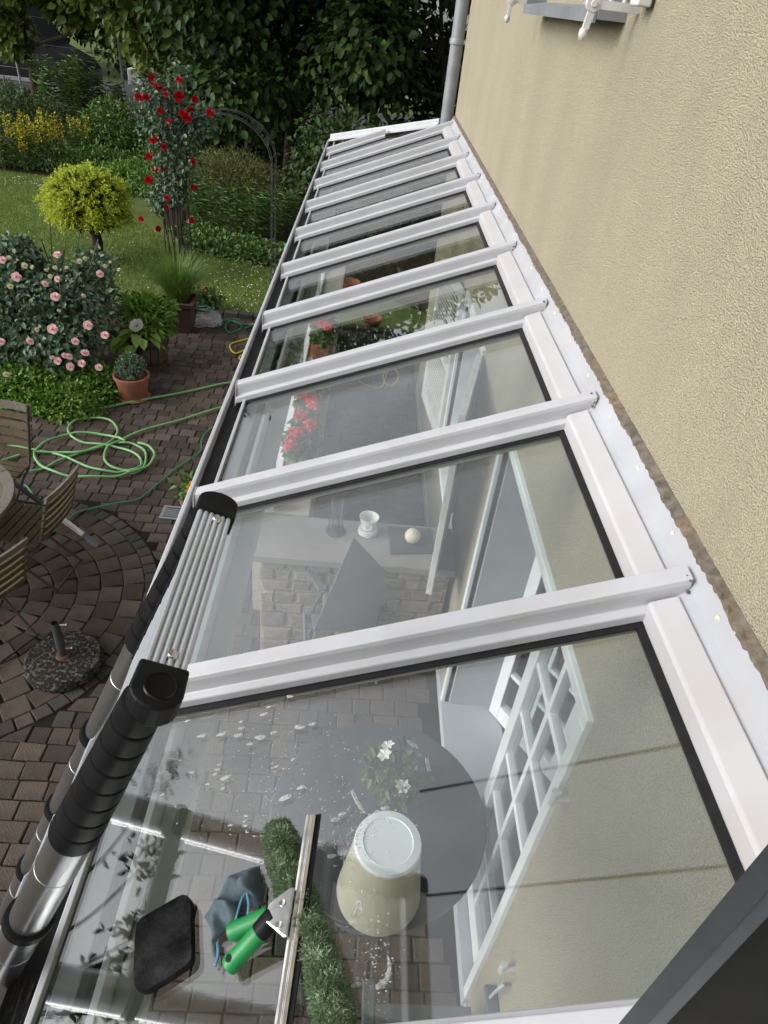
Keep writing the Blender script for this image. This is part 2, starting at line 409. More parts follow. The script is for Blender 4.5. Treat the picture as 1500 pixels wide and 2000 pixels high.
# ------------------------------------------------------------------ the ground
def sheet(name, poly, z, m, kind='structure'):
    b = MB(); b.add([(p[0], p[1], z) for p in poly], [tuple(range(len(poly)))])
    o = b.build(name, m); tag(o, kind=kind); return o
sheet("lawn", [(-160, -60), (160, -60), (160, 220), (-160, 220)], -0.05, M['lawn'])['label'] = "green lawn around the patio"
sheet("street", [(-120, 23.2), (60, 23.2), (60, 31), (-120, 31)], 0.0, M['street'])
PATIO = [(-9, -3), (0.04, -3), (0.04, 9.12), (-2.66, 9.2), (-3.35, 8.75), (-3.25, 6.35), (-4.2, 5.95), (-9, 6.1)]
patio = sheet("patio", PATIO, -0.012, M['joint'])
sheet("flower_bed", [(-9, 6.1), (-4.2, 5.95), (-3.25, 6.35), (-3.35, 8.75), (-3.0, 9.3), (-5.2, 9.4), (-9, 8.8)], -0.02, M['soil'])
sheet("back_bed", [(-20, 16.4), (-9, 16.0), (-5.2, 15.7), (-4.4, 13.4), (-3.7, 12.0), (-1.9, 11.4), (1.5, 9.5), (6, 9.5), (6, 22.8), (-20, 22.8)], -0.03, M['soil'])

# pavers: one slab per stone
def paver_mesh(w, d, seed, clip=None):
    r = random.Random(seed); b = MB(); e = 0.006; h = 0.0
    j = lambda: r.uniform(-.003, .003)
    c = [(-w / 2 + j(), -d / 2 + j()), (w / 2 + j(), -d / 2 + j()), (w / 2 + j(), d / 2 + j()), (-w / 2 + j(), d / 2 + j())]
    if clip is not None:                        # stone cut to the outer ring
        cc = []
        for x, y in c:
            v = np.array([x, y]) - clip; q = np.linalg.norm(v); v = v * max(1, (RO + .008) / q) + clip; cc.append((v[0], v[1]))
        c = cc
    lo = [(x, y, -.04) for x, y in c]; mid = [(x, y, h - e) for x, y in c]; hi = [(x * (1 - 2 * e / w), y * (1 - 2 * e / d), h) for x, y in c]
    b.ring_loft([lo, mid, hi]); return b
CEN = np.array([-3.263, 3.559]); RO = 1.27
stones = []                                      # (x, y, rot, w, d, kind)
y = -1.2; row = 0
while y < 9.15:
    d = 0.118; x = -6.2 + random.random() * .15
    while x < 0.0:
        w = random.choice([0.118, 0.118, 0.158, 0.158, 0.158])
        cx, cy = x + w / 2, y + d / 2
        x += w
        if math.hypot(cx - CEN[0], cy - CEN[1]) < RO + .012: continue
        if not in_poly(np.array([[cx, cy - .03], [cx, cy + .05]]), PATIO).all() or cx + w / 2 > .035: continue
        stones.append((cx, cy, 0.0, w - .006, d - .006, 0))
    y += d; row += 1
for k, (r0, r1, sw) in enumerate([(1.17, 1.27, .105), (1.02, 1.17, .17), (.86, 1.02, .16), (.70, .86, .15), (.54, .70, .14), (.38, .54, .13), (.22, .38, .12), (.05, .22, .11)]):
    rm = (r0 + r1) / 2; n = max(4, int(2 * math.pi * rm / sw)); a0 = random.random()
    for i in range(n):
        a = a0 + 2 * math.pi * i / n
        stones.append((CEN[0] + rm * math.cos(a), CEN[1] + rm * math.sin(a), a, (r1 - r0) - .006, 2 * math.pi * rm / n - .006, 1 if k == 0 else 2))
def seen(p):                                     # the pavers the photograph shows clearly, nearest first
    d = np.array([p[0], p[1], 0]) - CAM; z = d @ FW
    if z < .2: return None
    px, py = 750 + FPX * (d @ RT) / z, 1000 - FPX * (d @ UP) / z
    if not (-20 < px < 960 and -20 < py < 2020): return None
    if px > 300 + (1340 - py) * .36: return 30 + z
    if px > 215 and py > 1300: return 20 + z
    return z
ranked = sorted([(seen(s) or 999, i) for i, s in enumerate(stones)])
single = {i for k, (sc_, i) in enumerate(ranked[:298])}
pv_cache = {}; rest = MB(); rest_g = MB()
for i, s in enumerate(stones):
    cx, cy, a, w, d, kd = s
    zz = random.uniform(-.005, .003); tilt = (random.uniform(-.012, .012), random.uniform(-.012, .012), a + random.uniform(-.02, .02))
    mm = M['paver_grey'] if (kd == 1 and i % 4) or (kd != 1 and (i * 7) % 23 == 0) else M['paver']
    if i in single:
        key = (round(w, 2), round(d, 2), i % 4, mm.name)
        cut = kd == 0 and math.hypot(cx - CEN[0], cy - CEN[1]) < RO + .13
        if cut: key = i; pv_cache[i] = paver_mesh(w, d, i, CEN - np.array([cx, cy])).mesh("paver", mm)
        if key not in pv_cache: pv_cache[key] = paver_mesh(w, d, len(pv_cache)).mesh("paver", mm)
        link_mesh("paver", pv_cache[key], patio, (cx, cy, zz), (tilt[0], tilt[1], 0) if cut else tilt, local=True)
    else:
        b = paver_mesh(w, d, i, CEN - np.array([cx, cy]) if kd == 0 and math.hypot(cx - CEN[0], cy - CEN[1]) < RO + .13 else None); R = Matrix.Rotation(tilt[2], 3, 'Z')
        (rest if mm is M['paver'] else rest_g).add([tuple(R @ Vector(v) + Vector((cx, cy, zz))) for v in b.v], b.f)
rest.build("paver_field", M['paver'], patio)['kind'] = 'stuff'
rest_g.build("paver_ring", M['paver_grey'], patio)['kind'] = 'stuff'
# kerb of dark setts between patio and lawn
kerb = thing("kerb", None, None, (-2.2, 9.16, 0)); kerb['kind'] = 'structure'
for k in range(14):
    x0 = -2.72 + k * .2; y0 = 9.18 - .04 * k * .2
    b = MB(); b.box((x0 + .006, y0 - .05, -.05), (x0 + .194, y0 + .06, .06 + random.uniform(-.006, .006))); b.build("kerb_stone", M['paver_grey'], kerb, bevel=.008)

# ------------------------------------------------------------------ the house
WX = 0.04
house = thing("house", "cream rough-plastered house wall with white door and shutters beside the glass roof", "house", (0.2, 2, 0))
holes = [(1.25, 2.84, 0.12, 2.10), (3.80, 4.72, 1.0, 2.08), (2.68, 3.92, 3.76, 5.1)]
ys = sorted({-3.0, 7.45, *[h[0] for h in holes], *[h[1] for h in holes]})
zs = sorted({0.0, 6.2, *[h[2] for h in holes], *[h[3] for h in holes]})
b = MB()
for i in range(len(ys) - 1):
    for j in range(len(zs) - 1):
        cy, cz = (ys[i] + ys[i + 1]) / 2, (zs[j] + zs[j + 1]) / 2
        if any(h[0] < cy < h[1] and h[2] < cz < h[3] for h in holes): continue
        b.box((WX, ys[i], zs[j]), (WX + .36, ys[i + 1], zs[j + 1]))
b.box((WX + .36, 7.09, 0), (8, 7.45, 6.2)); b.box((WX + .36, -3, 0), (8, -2.64, 6.2)); b.box((7.64, -2.64, 0), (8, 7.09, 6.2))
b.build("wall", M['stucco'], house)
b = MB(); b.box((-.45, -3.4, 6.2), (8.4, 7.85, 6.4)); b.build("roof_overhang", M['white_paint'], house)
b = MB(); b.box((WX + .36, -2.64, .02), (7.64, 7.09, .12)); b.build("floor", M['roomfloor'], house)
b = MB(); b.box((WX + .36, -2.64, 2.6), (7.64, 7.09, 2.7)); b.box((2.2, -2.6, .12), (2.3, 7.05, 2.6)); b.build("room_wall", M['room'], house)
# plinth skirting
b = MB(); b.box((WX - .012, 2.86, 0), (WX, 7.4, .12)); b.box((WX - .012, -2.9, 0), (WX, 1.2, .12)); b.build("plinth", M['reveal'], house)
# french door
door = MB(); t = .045
door.box((WX - .02, 1.25 - t, .12), (WX + .03, 1.25, 2.10)); door.box((WX - .02, 2.84, .12), (WX + .03, 2.84 + t, 2.10)); door.box((WX - .02, 1.25 - t, 2.10), (WX + .03, 2.84 + t, 2.10 + t))
door_trim = door.build("door_trim", M['joinery'], house, bevel=.004)
b = MB(); b.box((WX + .03, 1.25, 2.085), (WX + .35, 2.84, 2.10)); b.box((WX + .03, 2.825, .14), (WX + .35, 2.84, 2.085)); b.box((WX + .03, 1.25, .14), (WX + .35, 1.265, 2.085)); b.build("door_reveal", M['reveal'], house)
b = MB(); b.box((WX - .025, 1.2, .06), (WX + .35, 2.89, .14)); b.build("door_sill", M['reveal'], house, bevel=.005)
def leaf_door(name, p, q, z0, z1, cols, rows, parent):
    """glazed leaf between plan points p and q"""
    p, q = np.array([*p, 0.]), np.array([*q, 0.]); d = q - p; L = np.linalg.norm(d); d /= L; nrm = np.array([-d[1], d[0], 0]); up = np.array([0, 0, 1.])
    b = MB(); P = lambda s, z: p + d * s + up * z
    def stick(s0, s1, za, zb, th): b.obox((P(s0, za) + P(s1, zb)) / 2, d, nrm, up, (s1 - s0) / 2, th / 2, (zb - za) / 2)
    st = .075
    stick(0, st, z0, z1, .055); stick(L - st, L, z0, z1, .055); stick(st, L - st, z1 - st, z1, .055); stick(st, L - st, z0, z0 + .12, .055)
    o = b.build(name, M['joinery'], parent, bevel=.006)
    w = (L - 2 * st) / cols; h = (z1 - st - z0 - .12) / rows
    for c in range(1, cols):
        b = MB(); s = st + w * c; b.obox((P(s, z0 + .12) + P(s, z1 - st)) / 2, d, nrm, up, .014, .02, (z1 - st - z0 - .12) / 2); b.build("glazing_bar", M['joinery'], o, bevel=.004)
    for r in range(1, rows):
        b = MB(); z = z0 + .12 + h * r; b.obox((P(st, z) + P(L - st, z)) / 2, d, nrm, up, (L - 2 * st) / 2, .018, .014); b.build("glazing_bar", M['joinery'], o, bevel=.004)
    for c in range(cols):
        for r in range(rows):
            b = MB(); b.obox((P(st + w * (c + .5), z0 + .12 + h * (r + .5))), d, nrm, up, w / 2 - .012, .003, h / 2 - .012); b.build("pane", M['winglass'], o)
    return o
leaf_door("door_leaf", (WX + .06, 1.27), (WX + .06, 1.86), .15, 2.08, 2, 6, house)
leaf_door("door_leaf", (WX + .30, 2.80), (WX + .62, 2.30), .15, 2.08, 2, 6, house)
# ground floor window with louvred shutters
b = MB(); b.box((WX + .26, 3.80, 1.0), (WX + .30, 3.87, 2.08)); b.box((WX + .26, 4.65, 1.0), (WX + .30, 4.72, 2.08)); b.box((WX + .26, 3.87, 2.0), (WX + .30, 4.65, 2.08)); b.box((WX + .26, 3.87, 1.0), (WX + .30, 4.65, 1.08)); b.box((WX + .265, 4.24, 1.08), (WX + .295, 4.28, 2.0))
w1 = b.build("window", M['joinery'], house, bevel=.005)
b = MB(); b.box((WX + .275, 3.87, 1.08), (WX + .281, 4.65, 2.0)); b.build("pane", M['winglass'], w1)
b = MB(); b.box((WX - .02, 3.80 - t, 1.0 - t), (WX + .03, 3.80, 2.08 + t)); b.box((WX - .02, 4.72, 1.0 - t), (WX + .03, 4.72 + t, 2.08 + t)); b.box((WX - .02, 3.80, 2.08), (WX + .03, 4.72, 2.08 + t)); b.box((WX - .07, 3.80, 1.0 - t), (WX + .03, 4.72, 1.0)); b.build("frame", M['joinery'], w1, bevel=.004)
b = MB(); b.box((WX + .03, 4.705, 1.0), (WX + .26, 4.72, 2.08)); b.box((WX + .03, 3.80, 2.065), (WX + .26, 4.705, 2.08)); b.box((WX + .03, 3.80, 1.0), (WX + .26, 4.705, 1.012)); b.build("reveal", M['joinery'], w1)
def shutter(p, q, z0, z1, label):
    p, q = np.array([*p, 0.]), np.array([*q, 0.]); d = q - p; L = np.linalg.norm(d); d /= L; nrm = np.array([-d[1], d[0], 0]); up = np.array([0, 0, 1.])
    P = lambda s, z: p + d * s + up * z; b = MB()
    def stick(s0, s1, za, zb): b.obox((P(s0, za) + P(s1, zb)) / 2, d, nrm, up, (s1 - s0) / 2, .018, (zb - za) / 2)
    st = .07; zm = (z0 + z1) / 2
    stick(0, st, z0, z1); stick(L - st, L, z0, z1); stick(st, L - st, z1 - st, z1); stick(st, L - st, z0, z0 + .09); stick(st, L - st, zm - .03, zm + .03)
    o = b.build("shutter", M['white_paint'], house, bevel=.004); o['label'] = label
    b = MB()
    z = z0 + .10
    while z < z1 - st:
        if abs(z - zm) > .04:
            sl_ = unit(nrm * .7 + up * .7); b.obox(P(L / 2, z), d, sl_, np.cross(d, sl_), L / 2 - st, .016, .004)
        z += .032
    lv = b.build("louvre", M['white_paint'], o); lv['kind'] = 'stuff'
    return o
shutter((WX - .03, 3.76), (WX - .20, 3.00), .90, 2.10, "white louvred shutter folded back towards the door")
shutter((WX - .03, 4.77), (WX - .12, 5.55), .90, 2.10, "white louvred shutter beyond the kitchen window")
# upper window: zinc sill, peeling sash edge, shutter stays
b = MB(); b.box((WX + .10, 2.68, 3.76), (WX + .16, 2.76, 5.1)); b.box((WX + .10, 3.84, 3.76), (WX + .16, 3.92, 5.1)); b.box((WX + .02, 2.76, 3.775), (WX + .16, 3.84, 3.86)); b.box((WX + .10, 2.76, 5.0), (WX + .16, 3.84, 5.1))
w2 = b.build("window", M['white_paint'], house, bevel=.006); w2['label'] = "upper window with worn white frame"
b = MB(); b.box((WX + .12, 2.76, 3.86), (WX + .126, 3.84, 5.0)); b.build("pane", M['winglass'], w2)
b = MB(); b.prism([(WX - .10, 2.62, 3.690), (WX - .10, 3.98, 3.690), (WX - .10, 3.98, 3.726), (WX - .10, 2.62, 3.726)], (.008, 0, 0)); b.add([(WX - .092, 2.62, 3.726), (WX - .092, 3.98, 3.726), (WX + .1, 3.98, 3.757), (WX + .1, 2.62, 3.757), (WX - .092, 2.62, 3.718), (WX - .092, 3.98, 3.718), (WX + .1, 3.98, 3.749), (WX + .1, 2.62, 3.749)], [(0, 1, 2, 3), (7, 6, 5, 4), (0, 3, 7, 4), (2, 1, 5, 6)])
b.box((WX - .09, 2.614, 3.70), (WX, 2.622, 3.76)); b.box((WX - .09, 3.978, 3.70), (WX, 3.986, 3.76))
sill = b.build("sill", M['zinc'], w2)
def stay(y, s, label):
    b = MB(); z = 3.735
    b.bar((WX + .01, y, z), (WX - .135, y - .0 * s, z), .018, .022)
    b.lathe((WX - .14, y - .011, z), [(.020, 0), (.022, .004), (.022, .018), (.020, .022)], 14, axis=(0, 1, 0))
    b.lathe((WX - .14, y - .02, z), [(.008, 0), (.009, .003), (.009, .038), (.006, .042)], 10, axis=(0, 1, 0))
    b.bar((WX - .14, y, z - .012), (WX - .147, y, z - .062), .016, .018)
    b.ball((WX - .150, y, z - .073), .0135, 10, 8, (1, 1, 1.35))
    for q in (.05, .09): b.ball((WX - q, y, z + .012), .008, 8, 6)
    o = b.build("shutter_stay", M['white_paint'], house, smooth=True); o['label'] = label
stay(2.50, 1, "nearer white cast shutter stay below the upper window"); stay(4.10, -1, "farther white cast shutter stay below the upper window")
b = MB(); b.box((WX - .05, 2.37, 3.74), (WX - .01, 2.45, 5.1)); b.build("shutter", M['white_paint'], house, bevel=.005)['label'] = "edge of the upper shutter folded against the wall"
# wall hooks low on the wall, seen through the nearest pane
for y0, z0 in ((1.16, 1.83), (1.02, .98)):
    b = MB(); b.cone((WX, y0, z0), (WX - .05, y0, z0), .012, .012, 10); b.cone((WX - .045, y0, z0 - .03), (WX - .045, y0, z0 + .035), .010, .014, 10); b.build("shutter_catch", M['white_paint'], house, smooth=True)
b = MB(); b.tube(spline([XP(980, 1925, WX), XP(985, 1922, WX - .03), XP(970, 1935, WX - .045), XP(955, 1950, WX - .03)], 5), .006, 8); b.build("wall_hook", M['reveal'], house, smooth=True)

# ------------------------------------------------------------------ downpipe
dp = thing("downpipe", "grey zinc rainwater downpipe at the far corner of the cream house", "downpipe", (-.03, 7.50, 2.7))
b = MB(); b.lathe((-.03, 7.50, 2.70), [(.058, 0), (.058, 3.5)], 20); b.build("pipe", M['zinc'], dp, smooth=True)
b = MB(); b.lathe((-.03, 7.50, 3.40), [(.062, 0), (.066, .004), (.066, .045), (.062, .05)], 20); b.box((-.10, 7.49, 3.408), (-.08, 7.51, 3.44)); b.bar((-.03, 7.5, 3.425), (WX + .04, 7.44, 3.425), .02, .03); b.build("clamp", M['zinc'], dp, smooth=True)

# ------------------------------------------------------------------ the glass roof
roof = thing("glass_roof", "white aluminium lean-to glass roof over the terrace along the house wall", "glass roof", (-.6, 4, 0))
YR = [.78 * (1.3786 + k) for k in range(-2, 9)]
YR[1] = .334
XE = -1.177
def zr(x, h=0.0): return ZT + SL * x + h
def extr(prof, y, x0, x1):                      # profile (dy, dz) swept down the slope
    return [[(x, y + a, zr(x, h)) for a, h in prof] for x in (x0, x1)]
CAPP = [(-.044, 0), (-.0465, -.012), (-.0475, -.048), (-.064, -.0505), (-.0665, -.053), (-.067, -.0745), (.022, -.0745), (.0215, -.053), (.019, -.0505), (.0025, -.048), (.0015, -.012), (-.001, 0)]
GASK = [(-.082, -.0785), (-.082, -.0748), (.0245, -.0748), (.0245, -.0785)]
UND = [(-.062, -.112), (-.062, -.0885), (.017, -.0885), (.017, -.112)]
def rafter(y, x0=.004, x1=XE, label=None):
    b = MB(); b.ring_loft(extr(CAPP, y, x0, x1)); o = b.build("rafter", M['white'], roof, bevel=.0022, seg=2)
    b = MB(); b.ring_loft(extr(GASK, y, -.055, -1.14)); b.build("gasket", M['gasket'], o)
    b = MB(); b.ring_loft(extr(UND, y, -.03, -1.10)); b.build("glazing_bar", M['white'], o)
    b = MB(); yc = y - .0225
    b.add([(x1 - .003, yc - .024, zr(x1, .002)), (x1 - .003, yc + .024, zr(x1, .002)), (x1 - .003, yc + .047, zr(x1, -.085)), (x1 - .003, yc - .047, zr(x1, -.085))] + [(x1 - .0005, a, c) for a, c in ((yc - .024, zr(x1, .002)), (yc + .024, zr(x1, .002)), (yc + .047, zr(x1, -.085)), (yc - .047, zr(x1, -.085)))], [(3, 2, 1, 0), (4, 5, 6, 7), (0, 1, 5, 4), (1, 2, 6, 5), (2, 3, 7, 6), (3, 0, 4, 7)])
    b.build("end_plate", M['white'], o)
    if label: o['label'] = label
    return o
for y in YR: rafter(y)
# corner rafters at the far end
def hip(p, q):                                  # p, q plan points, height from the slope
    b = MB(); p, q = np.array(p), np.array(q); d = (q - p) / np.linalg.norm(q - p); s = np.array([-d[1], d[0]]) * (1 if d[0] < 0 else -1)
    R = []
    for c in (p, q): R.append([(c[0] + s[0] * -a, c[1] + s[1] * -a, zr(c[0], h)) for a, h in CAPP])
    b.ring_loft(R); return b.build("rafter", M['white'], roof, bevel=.002)
Y9 = .78 * (1.3786 + 9)
hip((-.06, 7.60), (-1.16, 8.93)); rafter(Y9, -.585, XE)
# panes
pane_y = [(YR[i] + .024, YR[i + 1] - .069) for i in range(len(YR) - 1)] + [(YR[-1] + .024, Y9 - .069)]
for i, (a, c) in enumerate(pane_y):
    x0, x1 = -.058, -1.142; b = MB(); gm = M['wetglass'] if i == 1 else M['glass']
    if i == len(pane_y) - 1: x0 = -.10
    b.ring_loft([[(x, a, zr(x, -.0885)), (x, c, zr(x, -.0885)), (x, c, zr(x, -.0800)), (x, a, zr(x, -.0800))] for x in (x0, x1)]); b.build("glass_pane", gm, roof)
    # wall apron: folded white sheet between the rafters, gasket, screw caps
    if YR[min(i + 1, len(YR) - 1)] < 7.4 and i < len(YR) - 1:
        a2, c2 = YR[i] + .0055, YR[i + 1] - .0515
        b = MB(); prof = [(-.073, -.078), (-.073, -.036), (-.069, -.031), (-.018, -.029), (-.016, -.078)]
        b.ring_loft([[(x, yy, ZT + SL * x + h + .0) for x, h in prof] for yy in (a2 + .003, c2 - .003)]); ap = b.build("apron", M['white_dirty'], roof, bevel=.003)
        b = MB(); b.ring_loft([[(x, a2 + .02, zr(x, -.0795)), (x, c2 - .02, zr(x, -.0795)), (x, c2 - .02, zr(x, -.0745)), (x, a2 + .02, zr(x, -.0745))] for x in (-.074, -.089)]); b.build("gasket", M['gasket'], ap)
        for k in range(3):
            yy = a2 + (c2 - a2) * (.14 + .36 * k); b = MB(); b.ball((.0135, yy, ZT - .003), .006, 8, 6, (.8, 1, 1)); b.build("screw_cap", M['screw'], ap, smooth=True)
# flashing upstand and old sealant along the wall
b = MB(); b.ring_loft([[(-.017, yy, ZT - .045), (.003, yy, ZT - .03), (.021, yy, ZT + .016), (.028, yy, ZT + .016), (.020, yy, ZT - .06)] for yy in np.linspace(-.6, 7.42, 40)]); b.build("flashing", M['flash'], roof)
b = MB(); R = []
for yy in np.arange(-.6, 7.44, .012):
    j = .45 + .35 * math.sin(yy * 9) * math.sin(yy * 23.7) + random.uniform(-.3, .3)
    R.append([(.0205 - .003 * max(0, j), yy, ZT + .0165 - .006 * max(0, j) + random.uniform(-.004, .004)), (.021, yy, ZT + .019 + random.uniform(-.002, .002)), (.030, yy, ZT + .024 + random.uniform(-.002, .002)), (.045, yy, ZT + .034), (.045, yy, ZT)])
b.ring_loft(R); b.build("sealant", M['sealant'], roof)
for y in YR:                                      # crumbling sealant where each rafter meets the wall
    if y > 7: continue
    b = MB()
    for k in range(9):
        s = random.random(); b.ball((-.012 - .05 * s, y - .050 - random.uniform(0, .008), zr(-.03) - .052 + random.uniform(-.002, .006)), random.uniform(.003, .0055), 6, 5, (1.8, .8, .5))
    for k in range(6):
        b.ball((-.006 + random.uniform(-.004, .006), y - .05 + random.uniform(-.004, .03), zr(0) - random.uniform(.0, .045)), random.uniform(.0025, .0045), 6, 5)
    b.build("sealant_crumb", M['sealant'], roof)
# eave: beam, gutter with leaf guard, white lips
yA, yB = -.55, 8.93
b = MB(); b.box((-1.146, yA, 2.285), (-1.134, yB, 2.309)); b.build("gutter_lip", M['white'], roof, bevel=.002)
b = MB(); b.box((-1.224, yA, 2.10), (-1.208, yB, 2.300)); b.build("gutter", M['white'], roof, bevel=.004)
b = MB(); b.box((-1.2075, yA, 2.12), (-1.1465, yB, 2.262)); b.build("gutter_trough", M['gasket'], roof)
b = MB(); rr = random.Random(3)
for k in range(2600):
    yy = rr.uniform(yA, yB); x0 = rr.uniform(-1.204, -1.150); z0 = 2.264 + rr.uniform(0, .012); L = rr.uniform(.03, .10)
    b.add([(x0, yy, z0), (x0 + .0016, yy, z0), (x0 + .0016 + rr.uniform(-.006, .006), yy + L, z0 + rr.uniform(-.004, .01))], [(0, 1, 2)])
lg = b.build("leaf_guard", M['brush'], roof); lg['kind'] = 'stuff'
b = MB(); b.box((-1.132, yA, 2.17), (-1.090, yB, 2.262)); b.build("eave_beam", M['alu'], roof, bevel=.003)
b = MB(); b.box((-1.062, yA, 2.17), (-1.048, yB, 2.264)); b.build("eave_beam", M['white'], roof, bevel=.002)
b = MB(); b.box((-1.0895, yA, 2.17), (-1.0625, yB, 2.20)); b.build("beam_channel", M['gasket'], roof)  # recess floor made black for the dark reflected band along the beam
b = MB(); b.box((-1.0475, yA, 2.10), (-.992, yB, 2.17)); b.box((-1.132, yA, 2.10), (-1.0475, yB, 2.168)); b.build("eave_rail", M['railgrey'], roof, bevel=.003)
b = MB(); b.tube([(-1.262, yy, 2.02 + .01 * math.sin(yy * 2)) for yy in np.linspace(yA, yB, 50)], .018, 8); b.build("cable_duct", M['zinc'], roof, smooth=True)
for yy in (.2, 3.72, 5.6, 7.6, 8.86):
    b = MB(); b.box((-1.22, yy - .035, .0 if yy < 3.7 else .94), (-1.15, yy + .035, 2.0995)); b.build("post", M['white'], roof, bevel=.004)

# ------------------------------------------------------------------ low front wall, counter of quarry stone
M['coping'] = mat("coping_stone", (0.42, 0.39, 0.33), (0.34, 0.315, 0.27), 12, 0.8, bump=.2, bscale=80, dirt=(.2, .19, .15), dscale=8, damt=.4)
M['qstone'] = mat("quarry_stone", (0.16, 0.12, 0.085), (0.26, 0.21, 0.16), 22, 0.9, bump=.9, bscale=45, island=True, dirt=(.09, .07, .055), dscale=12, damt=.6, spec=.2)
M['mortar'] = mat("pale_mortar", (0.42, 0.38, 0.31), (0.33, 0.30, 0.25), 40, 0.95, bump=.6, bscale=90)
M['slab'] = mat("counter_slab", (0.24, 0.215, 0.205), (0.20, 0.18, 0.172), 8, 0.55)
fw = thing("low_wall", "low front wall with beige coping and white rail under the glass roof eave", "low wall", (-1.15, 6, 0))
b = MB(); b.box((-1.30, 3.67, 0), (-.96, 8.86, .86)); b.build("wall_core", M['mortar'], fw)
y = 3.67
while y < 8.8:
    b = MB(); b.box((-1.335, y + .003, .8605), (-.92, min(y + .62, 8.9) - .003, .905)); b.build("coping", M['coping'], fw, bevel=.006); y += .62
b = MB(); b.box((-1.225, 3.70, .906), (-1.155, 8.84, .938)); b.build("rail", M['joinery'], fw, bevel=.004)
cw = thing("stone_counter", "quarry stone counter with smooth taupe slab under the third glass bay", "counter", (-.6, 3.45, 0))
b = MB(); b.box((-1.19, 3.285, 0), (-.0, 3.64, .839)); b.build("wall_core", M['mortar'], cw)
b = MB(); b.box((-1.235, 3.235, .84), (.03, 3.665, .895)); b.build("slab", M['slab'], cw, bevel=.006)
z = .02; r_ = random.Random(5)
while z < .80:
    h = r_.uniform(.085, .14); h = min(h, .835 - z); x = -1.19
    while x < -.03:
        w = r_.uniform(.09, .24); w = min(w, -.0 - x)
        if w > .04 and h > .04:
            b = MB(); j = lambda a=.008: r_.uniform(-a, a)
            x0, x1, z0, z1 = x + .008, x + w - .008, z + .008, z + h - .008
            f0 = [(x0, 3.284, z0), (x1, 3.284, z0), (x1, 3.284, z1), (x0, 3.284, z1)]
            f1 = [(a + j(), 3.272 + j(.004), c + j()) for a, _, c in f0]; m_ = np.mean(f1, 0)
            f2 = [tuple(m_ + (np.array(p) - m_) * .8 + np.array([0, -.012 + j(.006), 0])) for p in f1]
            b.ring_loft([f0, f1, f2]); b.build("stone", M['qstone'], cw)
        x += w
    z += h
# ------------------------------------------------------------------ telescopic ladder leaning on the gutter
M['lad_alu'] = mat("ladder_aluminium", (0.66, 0.68, 0.70), (0.57, 0.59, 0.61), 4, 0.28, metal=1.0, stretch=(6, 6, .4))
M['lad_rung'] = mat("fluted_aluminium", (0.62, 0.65, 0.70), (0.55, 0.58, 0.62), 6, 0.42, metal=0.75)
M['blk'] = mat("black_plastic", (0.006, 0.006, 0.007), (0.011, 0.011, 0.012), 30, 0.42, spec=.12)
M['gloss'] = mat('glossy_black', (0.004, 0.004, 0.005), None, rough=.15, spec=.2)
M['steel'] = mat("bright_steel", (0.72, 0.72, 0.73), (0.60, 0.60, 0.61), 30, 0.22, metal=1.0)
lad = thing("ladder", "silver telescopic ladder with black joints leaning on the gutter", "ladder", (-2.18, .67, 0))
LT = np.array([-.90, 0, 3.046]); LD = unit(np.array([-.333, 0, -.791])); LN = np.array([LD[2], 0, -LD[0]]); LN = LN * np.sign(LN[2])
YN, YF = .4975, .8375
def lp(s, y, n=0.0): return LT + LD * s + LN * n + np.array([0, y, 0])
# section joints, distance down the stile from the top
col_s = [.045 + .040 * k for k in range(8)]
ext_s = [col_s[-1] + .30 * (k + 1) for k in range(11)]
send = (LT[2]) / -LD[2]
for y in (YN, YF):
    r = .0215; prev = 0.0; tops = col_s + [s for s in ext_s if s < send - .05]
    for i, s in enumerate(tops):
        r += .0011
        if i < 8:
            b = MB(); b.lathe(lp(s - .040, y), [(r - .002, 0.0), (r + .0035, .003), (r + .0045, .030), (r + .004, .037), (r - .001, .040)], 28, axis=LD)
            b.build("joint_cap", M['blk'], lad, smooth=True)
        else:
            b = MB(); b.lathe(lp(s - .022, y), [(r - .001, 0), (r + .006, .003), (r + .007, .019), (r + .001, .026)], 28, axis=LD)
            b.obox(lp(s - .010, y) + np.array([0, .012 if y == YN else -.012, 0]), LD, (0, 1, 0), LN, .013, .030, .012)
            b.build("joint_cap", M['blk'], lad, smooth=True)
        nxt = tops[i + 1] if i + 1 < len(tops) else send - .04
        if i >= 7:
            b = MB(); b.lathe(lp(s - .004, y), [(r + .0005, 0), (r + .0005, nxt - s + .004)], 28, axis=LD); b.lathe(lp(s + .10, y), [(r + .0006, 0), (r + .0012, .001), (r + .0012, .0022), (r + .0006, .003)], 28, axis=LD)
            b.build("stile_tube", M['lad_alu'], lad, smooth=True)
    b = MB(); b.lathe(lp(send - .05, y), [(r + .001, 0), (r + .008, .004), (r + .008, .045), (r + .002, .05)], 20, axis=LD); b.build("foot", M['blk'], lad, smooth=True)
def rung(s, w, th, fl, nm="rung"):
    b = MB(); b.obox(lp(s, (YN + YF) / 2, 0), LD, (0, 1, 0), LN, w / 2, (YF - YN) / 2 - .02, th / 2)
    o = b.build(nm, M['lad_rung'], lad, bevel=.002)
    return o
